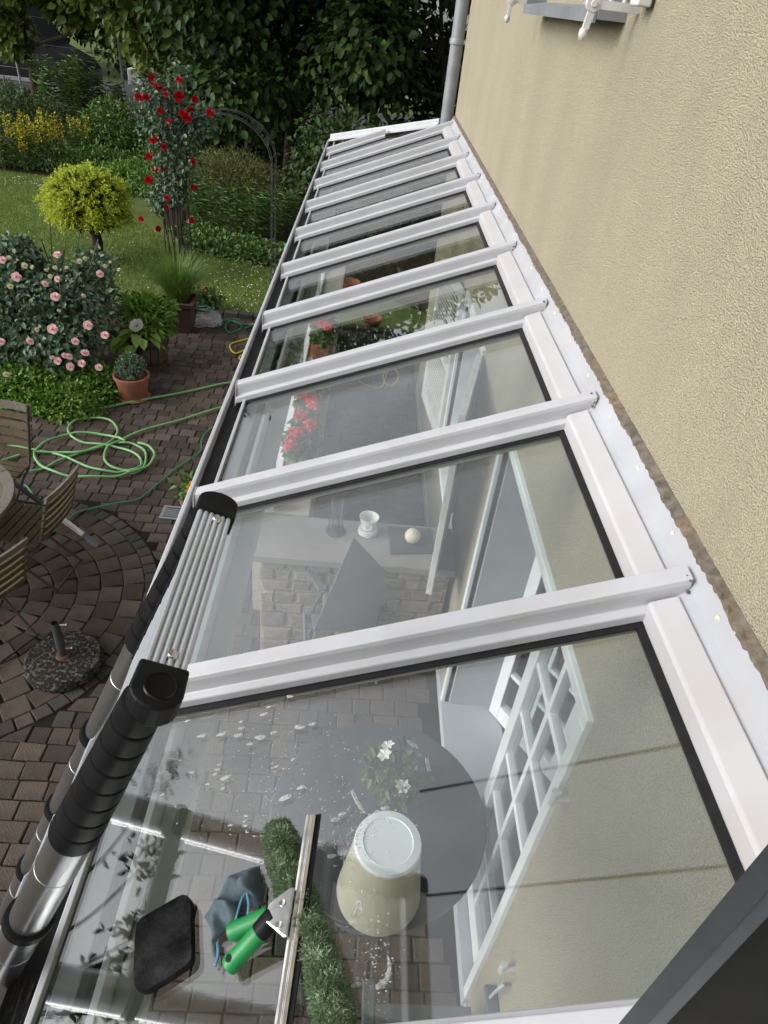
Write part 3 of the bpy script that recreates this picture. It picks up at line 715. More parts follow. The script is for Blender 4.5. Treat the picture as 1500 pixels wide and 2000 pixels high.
# top rung: fluted face towards the viewer
b = MB(); prof = []; w = .050; n = 6
for i in range(n):
    u0 = -w / 2 + w * i / n; du = w / n
    prof += [(u0 + du * .04, .0), (u0 + du * .18, .0032), (u0 + du * .5, .0042), (u0 + du * .82, .0032), (u0 + du * .96, .0)]
prof = prof + [(w / 2, -.026), (-w / 2, -.026)]
RU = unit(np.array([.30, 0, .95])); RV = np.cross((0, 1, 0), RU); 
RC = LT + np.array([.012, 0, .012])
def rp_(u, v, y): return RC + RV * u + RU * v + np.array([0, y, 0])
b.ring_loft([[rp_(u, v, y) for u, v in prof] for y in (YN + .028, YF - .008)])
top = b.build("rung", M['lad_rung'], lad, smooth=True, sharp=30); top['label'] = "fluted top rung"
for y in (YN + .050, YF - .030):
    b = MB(); b.lathe(rp_(.004, .003, y), [(.0015, .0045), (.0055, .0042), (.007, .0015), (.007, 0)], 14, axis=RU); b.build("rivet", M['steel'], top, smooth=True)
# end brackets
def arch_poly(y0, y1, r, cy):
    return None
for y, s in ((YN, 1), (YF, -1)):
    b = MB(); ya, yb = (y - .030, y + .030) if s == 1 else (y - .012, y + .040)
    pr = []
    for t in np.linspace(0, math.pi, 11): pr.append((-math.cos(t) * .030, (-.002 - .026 * math.sin(t)) if s == 1 else (.010 + .022 * math.sin(t))))
    if s == 1: poly = [(-.0285, .034)] + pr + [(.0285, .034)]
    else: poly = [(-.030, -.020)] + pr + [(.030, -.020)]
    b.prism([rp_(u, -.030, y + v) for u, v in poly], RU * .0365)
    o = b.build("end_bracket", M['blk'], lad, bevel=.004, seg=3)
    if s == 1:
        b = MB(); b.lathe(rp_(.002, .0068, y + .002), [(.019, 0), (.018, .0015), (.0165, .0008), (.0155, -.004), (.010, -.0045), (.004, -.003)], 24, axis=RU); b.build("bracket_plug", M['gloss'], o, smooth=True)
for s in ext_s:
    if s < send - .1:
        rung(s - .004, .040, .030, 3)
for k, s in enumerate(col_s[1:]):
    b = MB(); b.obox(lp(s - .022, (YN + YF) / 2, -.004), LD, (0, 1, 0), LN, .015, (YF - YN) / 2 - .03, .014); b.build("collapsed_rung", M['lad_rung'], lad, bevel=.002)
    for y, sg in ((YN, 1), (YF, -1)):
        b = MB(); b.obox(lp(s - .022, y + sg * .034, -.004), LD, (0, 1, 0), LN, .017, .012, .017); b.build("latch", M['blk'], lad, bevel=.003)

# ------------------------------------------------------------------ cleaning tools lying on the nearest pane
M['green_pl'] = mat("green_plastic", (0.010, 0.235, 0.055), (0.012, 0.26, 0.065), 20, 0.42, dirt=(.02, .06, .03), dscale=60, damt=.35)
M['chrome'] = mat("squeegee_steel", (0.74, 0.73, 0.73), (0.58, 0.57, 0.57), 60, 0.25, metal=0.95)
M['mop'] = leaf_mat("green_microfibre", (0.24, 0.35, 0.20), (0.42, 0.54, 0.36), 0.9, 0.3, 0.05)
M['cloth'] = mat("blue_grey_cloth", (0.105, 0.145, 0.175), (0.145, 0.185, 0.21), 60, 0.95, bump=.5, bscale=600, dirt=(.07, .095, .12), dscale=20, damt=.6, spec=.05, bdist=.002)
M['cloth_hem'] = mat("blue_hem", (0.10, 0.24, 0.36), (0.13, 0.28, 0.40), 60, 0.9)
M['pad'] = mat("black_scouring_pad", (0.006, 0.006, 0.007), (0.022, 0.022, 0.023), 25, 0.92, bump=.9, bscale=260, spec=.1, dirt=(.055, .055, .057), dscale=28, damt=.65, bdist=.003)
def along(p, q, t): return np.asarray(p) * (1 - t) + np.asarray(q) * t
sq = thing("squeegee", "steel window squeegee with green handle lying across the mop on the nearest pane", "squeegee", RP(578, 1790))
A_ = RP(607, 1594, .052); B_ = RP(578, 1790, .050); d = unit(B_ - A_); C_ = A_ + d * .352
sd = unit(np.cross(d, RN))
b = MB(); R = []
for p in (A_, C_): R.append([p + sd * u + RN * v for u, v in ((-.011, -.004), (-.011, .004), (-.006, .0075), (-.002, .005), (.002, .0075), (.007, .006), (.009, -.003), (.0, -.006))])
b.ring_loft(R); b.build("channel", M['chrome'], sq, bevel=.001)
b = MB(); b.obox((A_ + C_) / 2 - sd * .0135 - RN * .001, d, sd, RN, .178, .0055, .0016); rb = b.build("rubber_blade", M['blk'], sq)
side = -1 if sd[0] > 0 else 1                     # handle leaves towards the eave
hs = sd * side if (sd * side)[0] < 0 else -sd * side
if hs[0] > 0: hs = -hs
rb.location += Vector([float(a) for a in (-2 * .0135 * (-sd if (hs @ sd) < 0 else sd) * (1 if (hs @ sd) < 0 else 0) * -1)]) if (hs @ sd) < 0 and False else Vector((0, 0, 0))
mid = RP(578, 1782, .052)
b = MB(); pl = [mid + d * a + hs * c for a, c in ((-.034, .004), (.040, .004), (.040, .010), (.016, .046), (-.012, .046), (-.034, .012))]
b.prism([p + RN * .006 for p in pl], RN * .006); br = b.build("bracket", M['chrome'], sq, bevel=.003)
for q in ((-.010, .020), (.022, .020)):
    b = MB(); b.lathe(mid + d * q[0] + hs * q[1] + RN * .012, [(.0055, 0), (.005, .0022), (.0015, .0014)], 14, axis=RN); b.build("screw", M['steel'], br, smooth=True)
h0 = mid + hs * .034 - RN * .000 + d * .002; h1 = RP(447, 1888, .014); hd = unit(h1 - h0)
def handle(o, h0, h1, cut=1.0, hole=True):
    L = np.linalg.norm(h1 - h0); hd = unit(h1 - h0)
    b = MB(); b.lathe(h0, [(.0155, 0), (.0175, .006), (.0165, .036)], 20, axis=hd); b.build("grip_collar", M['blk'], o, smooth=True)
    b = MB(); b.lathe(h0 + hd * .036, [(.0150, 0), (.0158, .004), (.0148, L * .4), (.0158, L - .05), (.0163, L - .044), (.0152, L - .037), (.011, L - .0355)], 22, axis=hd); g = b.build("handle", M['green_pl'], o, smooth=True)
    if hole:
        b = MB(); n_ = unit(RN - hd * (RN @ hd)); b.lathe(h0 + hd * (L - .014) + n_ * .0150, [(.0058, 0), (.0058, .0012), (.004, .0013)], 14, axis=n_); b.build("hanging_hole", M['blk'], g)
    return g
handle(sq, h0, h1)
mop = thing("washer_mop", "shaggy green washer mop lying under the squeegee", "mop", RP(600, 1800))
path = spline([RP(541, 1612, .020), RP(556, 1680, .022), RP(583, 1760, .023), RP(613, 1850, .023), RP(638, 1930, .022), RP(655, 2010, .021), RP(668, 2080, .019)], 8)
rr = np.interp(np.linspace(0, 1, len(path)), [0, .06, .15, .85, .95, 1], [.016, .027, .029, .029, .026, .016])
b = MB(); b.tube(path, rr * .9, 14); b.build("core", M['mop'], mop, smooth=True)
n = 46000; i = rng.integers(1, len(path) - 1, n); T = unit(path[i + 1] - path[i - 1]); u = rand_unit(n); u = unit(u - T * (u * T).sum(1)[:, None])
P = path[i] + T * rng.uniform(-.5, .5, (n, 1)) * .02
ph = P * 260 + u * 2.2; cl_ = np.stack([np.sin(ph[:, 1] + 1.3 * np.sin(ph[:, 2])), np.sin(ph[:, 2] * 1.2 + ph[:, 0]), np.sin(ph[:, 0] * .9 + 2 + ph[:, 1] * .7)], 1)
lump_ = .84 + .10 * np.sin(ph[:, 0] * .55 + ph[:, 1] * .8) * np.sin(ph[:, 2] * .6 + 1)
P = P + u * (rr[i] * lump_)[:, None]
D = unit(u * .45 + cl_ * .55 + rand_unit(n) * .45)
V, F = leaves_geo(P, D, rand_unit(n), rng.uniform(.005, .010, n), rng.uniform(.0010, .0018, n), .1, 1.0)
V = V - np.array(origin_of(mop)); fz = link_mesh("sleeve", np_mesh("sleeve", V, F, M['mop']), mop, local=True)
b = MB(); n_ = unit(np.cross(path[16] - path[14], RN)); n_ = n_ if n_[0] < 0 else -n_
pc = RP(558, 1690, .040); b.obox(pc, unit(path[16] - path[12]), n_, RN, .022, .008, .003); b.build("velcro_flap", M['cloth'], mop, bevel=.002)
handle(mop, RP(566, 1770, .034), RP(450, 1822, .016), hole=False)
# cloth
def pip_grid(poly_px, hfun, step, name, m, parent, th):
    poly = [RP(*p) for p in poly_px]; o0 = np.mean(poly, 0); ex = unit(np.array([1, 0, SL])); ey = np.array([0, 1., 0])
    q = [((p - o0) @ ex, (p - o0) @ ey) for p in poly]
    xs = np.arange(min(a for a, _ in q), max(a for a, _ in q) + step, step); ys_ = np.arange(min(c for _, c in q), max(c for _, c in q) + step, step)
    gx, gy = np.meshgrid(xs, ys_); pts = np.stack([gx.ravel(), gy.ravel()], 1); ins = in_poly(pts, q)
    # distance to the outline
    dist = np.full(len(pts), 9.)
    for k in range(len(q)):
        a = np.array(q[k]); c = np.array(q[(k + 1) % len(q)]); ab = c - a; t = np.clip(((pts - a) @ ab) / (ab @ ab), 0, 1); dist = np.minimum(dist, np.linalg.norm(pts - a - t[:, None] * ab, axis=1))
    H = hfun(pts[:, 0], pts[:, 1], dist)
    V = [o0 + ex * p[0] + ey * p[1] + RN * h for p, h in zip(pts, H)]
    nx, ny = len(xs), len(ys_); fs = []
    for j in range(ny - 1):
        for i in range(nx - 1):
            k = [j * nx + i, j * nx + i + 1, (j + 1) * nx + i + 1, (j + 1) * nx + i]
            if all(ins[z] for z in k): fs.append(tuple(k))
    b = MB(); b.add(V, fs); o = b.build(name, m, parent, smooth=True, sharp=180)
    bm = bmesh.new(); bm.from_mesh(o.data); bmesh.ops.delete(bm, geom=[v for v in bm.verts if not v.link_faces], context='VERTS')
    for _ in range(6): bmesh.ops.smooth_vert(bm, verts=[v for v in bm.verts if v.is_boundary], factor=.5, use_axis_x=True, use_axis_y=True, use_axis_z=True)
    bm.to_mesh(o.data); bm.free()
    s = o.modifiers.new("thickness", 'SOLIDIFY'); s.thickness = th; s.offset = 1
    return o
ck = thing("cleaning_cloth", "crumpled blue grey microfibre cloth beside the green handles", "cloth", RP(465, 1780))
def hcl(x, y, d):
    e = np.clip(d / .018, 0, 1); e = e * e * (3 - 2 * e)
    a = 1 - np.abs(np.sin(x * 45 + np.sin(y * 50) * 1.4 + y * 26)); c = 1 - np.abs(np.sin(y * 70 - x * 48 + 1.6 * np.sin(x * 60))); r = np.exp(-((x * .8 - y * .55 - .004) / .014) ** 2)
    return .004 + e * (.008 + .020 * a + .013 * c + .014 * r)
pip_grid([(398, 1795), (428, 1755), (448, 1712), (478, 1700), (512, 1690), (516, 1712), (524, 1728), (524, 1752), (520, 1772), (506, 1782), (486, 1778), (482, 1800), (478, 1828), (460, 1832), (446, 1822), (432, 1838), (430, 1866), (426, 1890), (418, 1884), (414, 1850), (412, 1815)], hcl, .0028, "cloth_sheet", M['cloth'], ck, .0012)
hem = spline([RP(482, 1742, .036), RP(472, 1756, .038), RP(462, 1790, .030), RP(455, 1818, .022), RP(451, 1838, .018)], 6); b = MB(); b.tube(hem, .0022, 6); b.build("hem", M['cloth_hem'], ck, smooth=True)
hem = spline([RP(482, 1744, .037), RP(486, 1770, .034), RP(482, 1800, .028), RP(480, 1826, .018)], 6); b = MB(); b.tube(hem, .0022, 6); b.build("hem", M['cloth_hem'], ck, smooth=True)
hem = spline([RP(424, 1840, .012), RP(426, 1862, .010), RP(420, 1888, .008)], 6); b = MB(); b.tube(hem, .0026, 6); b.build("hem", M['cloth_hem'], ck, smooth=True)
pd = MB(); poly = [RP(*p) for p in [(284, 1800), (320, 1779), (356, 1758), (364, 1755), (372, 1756), (378, 1763), (381, 1772), (382, 1820), (383, 1874), (381, 1884), (372, 1894), (336, 1919), (299, 1941), (287, 1944), (277, 1942), (271, 1932), (270, 1885), (272, 1830), (275, 1812)]]
c_ = np.mean(poly, 0); r0 = [p + RN * .002 for p in poly]; r1 = [p + RN * .015 for p in poly]; r2 = [c_ + (p - c_) * .985 + RN * .0170 for p in poly]
pd.ring_loft([r0, r1, r2]); pad = pd.build("scouring_pad", M['pad'], smooth=True); tag(pad, "black scouring pad lying on the wet nearest pane", "pad")

# soap foam and drops left on the glass
M['foam'] = mat("soap_foam", (0.62, 0.65, 0.62), (0.50, 0.53, 0.50), 90, 0.5, bump=.4, bscale=400)
fm, fb = base_mat("soap_foam_thin", (0.70, 0.73, 0.71), 0.4)
tnode = nd(fm, "ShaderNodeBsdfTransparent"); mxs = nd(fm, "ShaderNodeMixShader"); nz = nd(fm, "ShaderNodeTexNoise"); nz.inputs['Scale'].default_value = 160
tcf = nd(fm, "ShaderNodeTexCoord"); fm.node_tree.links.new(tcf.outputs['Object'], nz.inputs['Vector'])
mr = nd(fm, "ShaderNodeMapRange"); mr.inputs[1].default_value = .3; mr.inputs[2].default_value = .7; mr.inputs[3].default_value = .12; mr.inputs[4].default_value = .50; fm.node_tree.links.new(nz.outputs[0], mr.inputs[0])
fm.node_tree.links.new(mr.outputs[0], mxs.inputs[0]); fm.node_tree.links.new(tnode.outputs[0], mxs.inputs[1]); fm.node_tree.links.new(fb.outputs[0], mxs.inputs[2]); fm.node_tree.links.new(mxs.outputs[0], fm.node_tree.nodes['Material Output'].inputs[0])
b = MB(); EX = unit(np.array([1, 0, SL])); EY = np.array([0, 1., 0])
def dab(px, py, rx, ry=None, ang=0.0):
    ry = ry or rx * .6; c = RP(px, py, .0006); k = 12; u = EX * math.cos(ang) + EY * math.sin(ang); v = -EX * math.sin(ang) + EY * math.cos(ang)
    ri = [[c + (u * math.cos(t) * rx + v * math.sin(t) * ry) * s * (1 + .10 * math.sin(3 * t + px) + .06 * math.sin(5 * t + py)) + RN * h for t in np.linspace(0, 2 * math.pi, k, endpoint=False)] for s, h in ((1, 0), (.8, .0010), (.4, .0015))]
    b.ring_loft(ri)
for px, py, r in [(394, 1437, .012), (432, 1434, .013), (465, 1436, .011), (508, 1440, .014), (534, 1431, .009), (488, 1453, .009), (585, 1420, .013), (610, 1414, .010), (470, 1410, .007), (472, 1422, .009), (515, 1395, .010), (525, 1381, .007), (566, 1360, .009), (428, 1494, .006), (425, 1503, .007), (420, 1512, .007), (440, 1519, .012), (405, 1532, .006), (435, 1540, .006), (375, 1508, .009), (352, 1485, .006), (318, 1552, .006), (557, 1558, .014), (588, 1538, .009), (540, 1497, .006), (573, 1483, .006), (480, 1594, .006), (478, 1604, .005), (478, 1613, .006), (450, 1612, .006), (483, 1626, .004), (497, 1633, .004), (648, 1672, .010), (672, 1665, .012), (656, 1644, .008), (626, 1644, .009), (752, 1578, .009), (735, 1585, .006), (655, 1600, .010), (668, 1590, .009), (694, 1925, .010), (678, 1935, .006), (697, 1910, .004), (688, 1800, .008), (366, 1408, .007)]:
    dab(px, py, r * .98, r * .42, random.uniform(-.3, .3))
for k in range(320):
    px = random.gauss(560, 130); py = random.gauss(1520, 90)
    if 330 < px < 820 and 1380 < py < 1760: dab(px, py, random.uniform(.0008, .0024), random.uniform(.0008, .0018))
for k in range(120):
    px = random.gauss(730, 28); py = random.gauss(1880, 50)
    dab(px, py, random.uniform(.0008, .0022))
for k in range(90):
    px = random.gauss(690, 26); py = random.gauss(1640, 34); dab(px, py, random.uniform(.001, .004), random.uniform(.001, .003), random.uniform(0, 3))
for pl in ([(757, 1866), (761, 1890), (754, 1915), (735, 1930)], [(708, 1785), (702, 1760), (690, 1790)], [(715, 1590), (700, 1570), (688, 1545)]):
    s = spline([RP(*p, .001) for p in pl], 6); b.tube(s, np.interp(np.linspace(0, 1, len(s)), [0, .3, 1], [.001, .0035, .0045]), 6)
fo = b.build("soap_foam", fm, smooth=True); tag(fo, "white soap foam flecks and streaks on the nearest pane", "soap foam", kind='stuff')

# ------------------------------------------------------------------ window sash beside the camera
M['anth'] = mat("anthracite_coating", (0.022, 0.027, 0.036), (0.032, 0.038, 0.048), 30, 0.42, dirt=(.06, .06, .062), dscale=14, damt=.4)
sash = thing("open_sash", "dark anthracite open window sash close to the viewer in the lower right corner", "window sash", (-.30, .12, 2.9))
e0 = np.array([-.422, .223]); az = rad(38.8); fdir = np.array([math.cos(az - .06), math.sin(az - .06)]); 
q0 = np.array([.278, .223]) * 1.0; q1 = np.array([.321, .222]) * (.80 * .42 / .39) # next edge
c0 = np.array([CAM[0], CAM[1]])
P0 = c0 + .356 * np.array([math.cos(rad(38.8)), math.sin(rad(38.8))]); P1 = c0 + .372 * np.array([math.cos(rad(34.9)), math.sin(rad(34.9))]); P2 = c0 + .36 * np.array([math.cos(rad(34.5)), math.sin(rad(34.5))]); P3 = c0 + .50 * np.array([math.cos(rad(20)), math.sin(rad(20))]); P4 = P3 + np.array([.03, .05]); P5 = c0 + .43 * np.array([math.cos(rad(37.5)), math.sin(rad(37.5))])
Pm = P0 * .45 + P1 * .55; gdir = unit(np.array([Pm[0] - c0[0], Pm[1] - c0[1]])) * .004; Pm2 = P0 * .38 + P1 * .62
b = MB(); b.prism([(p[0], p[1], 2.86) for p in (P0, Pm2 , Pm2 + gdir, Pm + gdir * 1.0, P1, P5)], (0, 0, 1.3)); b.build("stile", M['anth'], sash, bevel=.002)
b = MB(); b.prism([(p[0], p[1], 2.88) for p in (P1 + gdir * 3, P3, P4, P5 + gdir * 2)], (0, 0, 1.26)); b.build("panel", M['blk'], sash)

# ------------------------------------------------------------------ things under the glass
M['slate'] = mat("dark_table_top", (0.038, 0.040, 0.046), (0.050, 0.052, 0.058), 5, 0.5)
M['textil'] = mat("grey_textilene", (0.135, 0.14, 0.15), (0.11, 0.115, 0.125), 90, 0.7, bump=.3, bscale=500)
M['grey_tube'] = mat("grey_metal_tube", (0.14, 0.155, 0.165), (0.11, 0.12, 0.13), 10, 0.4, metal=.4)
M['cream'] = mat("cream_ceramic", (0.47, 0.45, 0.37), (0.42, 0.40, 0.33), 8, 0.5)
M['whitecer'] = mat("white_ceramic", (0.76, 0.77, 0.75), (0.70, 0.71, 0.69), 8, 0.3)
M['milky'] = mat("milky_plastic", (0.66, 0.71, 0.74), (0.62, 0.67, 0.70), 8, 0.45)
M['ballc'] = mat("beige_ball", (0.58, 0.52, 0.42), (0.52, 0.46, 0.37), 20, 0.7)
M['tray'] = mat("dark_tray", (0.045, 0.05, 0.058), (0.055, 0.06, 0.07), 10, 0.6)
M['leafg'] = leaf_mat("fresh_leaf", (0.035, 0.085, 0.016), (0.085, 0.16, 0.035))
M['pet_white'] = leaf_mat("white_petal", (0.72, 0.71, 0.66), (0.80, 0.79, 0.75), 0.6, 0.3)
M['terra'] = mat("terracotta", (0.30, 0.115, 0.06), (0.23, 0.085, 0.045), 9, 0.8, dirt=(.15, .09, .06), dscale=7, damt=.5, bump=.15, bscale=60)
M['geran'] = leaf_mat("geranium_red", (0.50, 0.012, 0.022), (0.70, 0.035, 0.05), 0.5, 0.2)
TC = np.array([-.426, 1.714]); tz = .74; TR = .49
tb = thing("round_table", "round dark slate table under the nearest pane", "table", (*TC, 0))
b = MB(); b.lathe((*TC, tz - .03), [(TR - .006, 0), (TR, .006), (TR, .024), (TR - .006, .03)], 56); b.build("tabletop", M['slate'], tb, smooth=True)
b = MB(); b.lathe((*TC, 0), [(.22, 0), (.22, .02), (.035, .05), (.03, tz - .05), (.09, tz - .03)], 20); b.build("pedestal", M['grey_tube'], tb, smooth=True)
lc = G(738, 1745, tz)
lamp = thing("lamp", "cream tapered lantern with milky round lid beside the flowers on the slate table", "lantern", (lc[0], lc[1], tz))
b = MB(); b.lathe((lc[0], lc[1], tz), [(.150, 0), (.168, .008), (.172, .03), (.128, .385), (.122, .39)], 36); b.build("body", M['cream'], lamp, smooth=True)
b = MB(); b.lathe((lc[0], lc[1], tz + .3905), [(.122, 0), (.129, .008), (.124, .022), (.096, .026), (.093, .022), (.01, .020)], 36); b.build("lid", M['milky'], lamp, smooth=True)
fp = G(765, 1555, tz)
pet = thing("petunia_pot", "potted white petunias with green leaves on the slate table", "potted plant", (fp[0], fp[1], tz))
b = MB(); b.lathe((fp[0], fp[1], tz), [(.055, 0), (.075, .11), (.08, .115), (.07, .116), (.06, .09)], 20); b.build("pot", M['tray'], pet, smooth=True)
foliage("foliage", 520, [((fp[0], fp[1], tz + .20), (.13, .13, .10))], .050, .026, M['leafg'], pet, .9)
def flower(c, ax, r, m, parent, n=6, nm="flower"):
    ax = unit(np.asarray(ax, float)); a = unit(np.cross(ax, (0.3, .9, .2))); c2 = np.cross(ax, a); b = MB()
    for k in range(n):
        t0, t1 = 2 * math.pi * k / n, 2 * math.pi * (k + .9) / n; tm = (t0 + t1) / 2; e = lambda t, rr, h: c + (a * math.cos(t) + c2 * math.sin(t)) * rr + ax * h
        b.add([c, e(t0, r * .75, r * .35), e(tm, r * 1.05, r * .28), e(t1, r * .75, r * .35)], [(0, 1, 2), (0, 2, 3)])
    return b.build(nm, m, parent)
for k in range(6):
    o = rand_unit(1)[0]; o[2] = abs(o[2]) + .1; o = unit(o); flower(np.array([fp[0], fp[1], tz + .2]) + o * np.array([.14, .14, .12]), o, .034, M['pet_white'], pet)
# recliner chairs
def recliner(label, top, bot, group, seat_len):
    t1, t2 = map(np.asarray, top); b1, b2 = map(np.asarray, bot)
    base = (b1 + b2) / 2; ch = thing("garden_chair", label, "chair", (base[0], base[1], 0), group)
    n = unit(np.cross(t2 - t1, b1 - t1)); b = MB(); b.prism([t1, t2, b2, b1], n * .012); b.build("backrest", M['textil'], ch, bevel=.004)
    fwd = unit(np.cross(b2 - b1, (0, 0, 1))); 
    if fwd @ ((b1 + b2) / 2 - (t1 + t2) / 2) < 0: fwd = -fwd
    f1, f2 = b1 + fwd * seat_len + np.array([0, 0, .02]), b2 + fwd * seat_len + np.array([0, 0, .02])
    b = MB(); b.prism([b1, b2, f2, f1], (0, 0, -.012)); b.build("seat", M['textil'], ch, bevel=.004)
    wv = unit(b2 - b1)
    for p, f, t, sg in ((b1, f1, t1, -1), (b2, f2, t2, 1)):
        o_ = wv * .035 * sg; m_ = p * .6 + t * .4
        b = MB(); b.bar(m_ + o_ + np.array([0, 0, .05]), f + o_ + np.array([0, 0, .22]), .05, .022); b.build("armrest", M['grey_tube'], ch, bevel=.006)
        b = MB(); b.cone(f + o_ + np.array([0, 0, .21]), np.array([p[0], p[1], 0]) + o_ - fwd * .08, .013, .013, 10); b.build("leg", M['grey_tube'], ch, smooth=True)
        b = MB(); b.cone(m_ + o_ + np.array([0, 0, .05]), np.array([f[0], f[1], 0]) + o_, .013, .013, 10); b.build("leg", M['grey_tube'], ch, smooth=True)
    return ch
bt = G(735, 1225, .46); bl = G(612, 1232, .46); trr = G(754, 1118, 1.0); _pn = np.cross(bl - bt, trr - bt); _dr = ray(690, 1050); tl = CAM + _dr * (((bt - CAM) @ _pn) / (_dr @ _pn))
recliner("grey high-backed garden chair in front of the stone counter", (tl, trr), (bl, bt), None, .42)
b1 = np.array([-.42, .62, .44]); b2 = np.array([-.02, .62, .44]); recliner("grey garden chair drawn up at the near side of the slate table", (b1 + np.array([0, -.14, .5]), b2 + np.array([0, -.14, .5])), (b1, b2), None, .45)
# counter things
p = G(655, 1038, .896); lt = thing("candle_lantern", "clear glass candle lantern in a thin wire stand on the counter slab", "candle lantern", p)
b = MB(); b.lathe(p, [(.062, 0), (.065, .006), (.045, .012), (.03, .02)], 24); b.build("base", M['tray'], lt, smooth=True)
b = MB(); b.lathe(p + np.array([0, 0, .02]), [(.035, 0), (.038, .24), (.036, .24), (.033, .003)], 24, cap=False); b.build("glass_tube", M['winglass'], lt, smooth=True)
for k in range(4):
    t = k * math.pi / 2 + .4; b = MB(); b.tube([p + np.array([math.cos(t) * rr_, math.sin(t) * rr_, z]) for rr_, z in ((.05, .01), (.045, .1), (.045, .18), (.058, .24))], .0035, 6); b.build("wire", M['blk'], lt)
p = G(718, 1040, .896); pt = thing("white_planter", "white ceramic cachepot standing on the counter slab", "cachepot", p)
st_ = thing("plate_stack", "stack of white saucers under the white cachepot", "saucers", p)
for k in range(3):
    b = MB(); b.lathe(p + np.array([0, 0, .012 * k + .001]), [(.04, 0), (.066 - .002 * k, .008), (.064 - .002 * k, .011), (.04, .004)], 28); b.build("saucer", M['whitecer'], st_, smooth=True)
b = MB(); b.lathe(p + np.array([0, 0, .040]), [(.040, 0), (.046, .008), (.060, .085), (.064, .09), (.059, .09), (.045, .012), (.005, .010)], 28); b.build("bowl", M['whitecer'], pt, smooth=True)
b = MB(); b.tube(spline([p + np.array([x, -.062 + .0, z]) for x, z in ((-.02, .10), (-.012, .075), (.012, .075), (.02, .10))], 5), .004, 6); b.build("ear", M['whitecer'], pt, smooth=True)
corners = [G(*q, .896) for q in ((758, 1030), (842, 1034), (846, 1082), (762, 1084))]; c_ = np.mean(corners, 0)
b = MB(); pol = [c_ + (q - c_) * k for q in corners for k in (1,)]
tr_ = MB(); tr_.prism([q for q in pol], (0, 0, .014)); tro = tr_.build("tray", M['tray'], bevel=.03, seg=4); tag(tro, "dark rounded tray on the counter slab under the beige ball", "tray")
p = G(804, 1058, .911); b = MB(); b.ball(p + np.array([0, 0, .048]), .050, 28, 18); tag(b.build("ball", M['ballc'], smooth=True), "beige stone ball resting on the dark tray", "ball")
p = G(788, 1200, 0.02); fg = thing("garden_figure", "small grey stone animal figure on the ground by the counter", "figurine", p)
b = MB(); b.ball(p + np.array([0, 0, .10]), .075, 14, 10, (1, .85, 1.25)); b.ball(p + np.array([-.05, -.03, .05]), .06, 12, 8, (1.2, 1, .8)); b.ball(p + np.array([.04, -.02, .2]), .045, 12, 8)
for a in (-.02, .02): b.cone(p + np.array([.04 + a, -.02, .225]), p + np.array([.045 + a * 1.5, -.02, .285]), .014, .006, 8)
for a in (0, .05): b.cone(p + np.array([.06, -.05 + a, .16]), p + np.array([.12, -.06 + a, .17]), .018, .014, 8)
b.build("body", M['grey_tube'], fg, smooth=True)
# geranium boxes on the low wall
def geranium(y0, y1, label):
    g = thing("geranium_box", label, "flower box", (-1.03, (y0 + y1) / 2, .905), "geranium boxes along the low wall")
    b = MB(); b.prism([(-1.10, y0, .906), (-.96, y0, .906), (-.94, y0, 1.03), (-1.12, y0, 1.03)], (0, y1 - y0, 0)); b.build("box", M['terra'], g, bevel=.006)
    foliage("foliage", int(700 * (y1 - y0)), [((-1.03, (y0 + y1) / 2, 1.10), (.11, (y1 - y0) / 2, .09))], .05, .05, M['leafg'], g, .8)
    k = 0; y = y0 + .06
    while y < y1:
        c = np.array([-1.03 + random.uniform(-.06, .06), y, 1.20 + random.uniform(-.03, .03)]); u = rand_unit(60); u[:, 2] = np.abs(u[:, 2])
        V, F = leaves_geo(c + u * .045, unit(rand_unit(60) + u * .3), u, .03, .028, .05, .1); V = V - np.array(origin_of(g)); link_mesh("flower_head", np_mesh("flower_head", V, F, M['geran']), g, local=True); y += random.uniform(.11, .17)
geranium(3.95, 4.65, "red geranium box nearest to the stone counter"); geranium(4.72, 5.38, "middle red geranium box on the low wall"); geranium(6.05, 6.75, "farthest red geranium box on the low wall")
for (px, py, z, r, lb) in ((682, 560, .05, .17, "terracotta bowl on the ground at the far end under the roof"), (726, 632, .05, .15, "shallow terracotta saucer on the ground under the fourth bay")):
    p = G(px, py, z); o = thing("terracotta_bowl", lb, "bowl", (p[0], p[1], 0)); b = MB(); b.lathe((p[0], p[1], .002), [(r * .6, 0), (r * .95, .12), (r, .13), (r * .97, .14), (r * .86, .13), (r * .55, .05), (.01, .05)], 28); b.build("bowl", M['terra'], o, smooth=True)
M['yellow_hose'] = mat("yellow_hose_pvc", (0.62, 0.47, 0.05), (0.55, 0.42, 0.06), 20, 0.4)
b = MB(); b.tube(spline([G(px, py, .012) for px, py in ((700, 745), (715, 752), (730, 757), (745, 755), (752, 740), (758, 724), (772, 722), (778, 735), (770, 750), (755, 752), (748, 735), (755, 722))], 6), .010, 8)
tag(b.build("yellow_hose", M['yellow_hose'], smooth=True), "yellow hose loops on the paving under the glass roof", "hose")
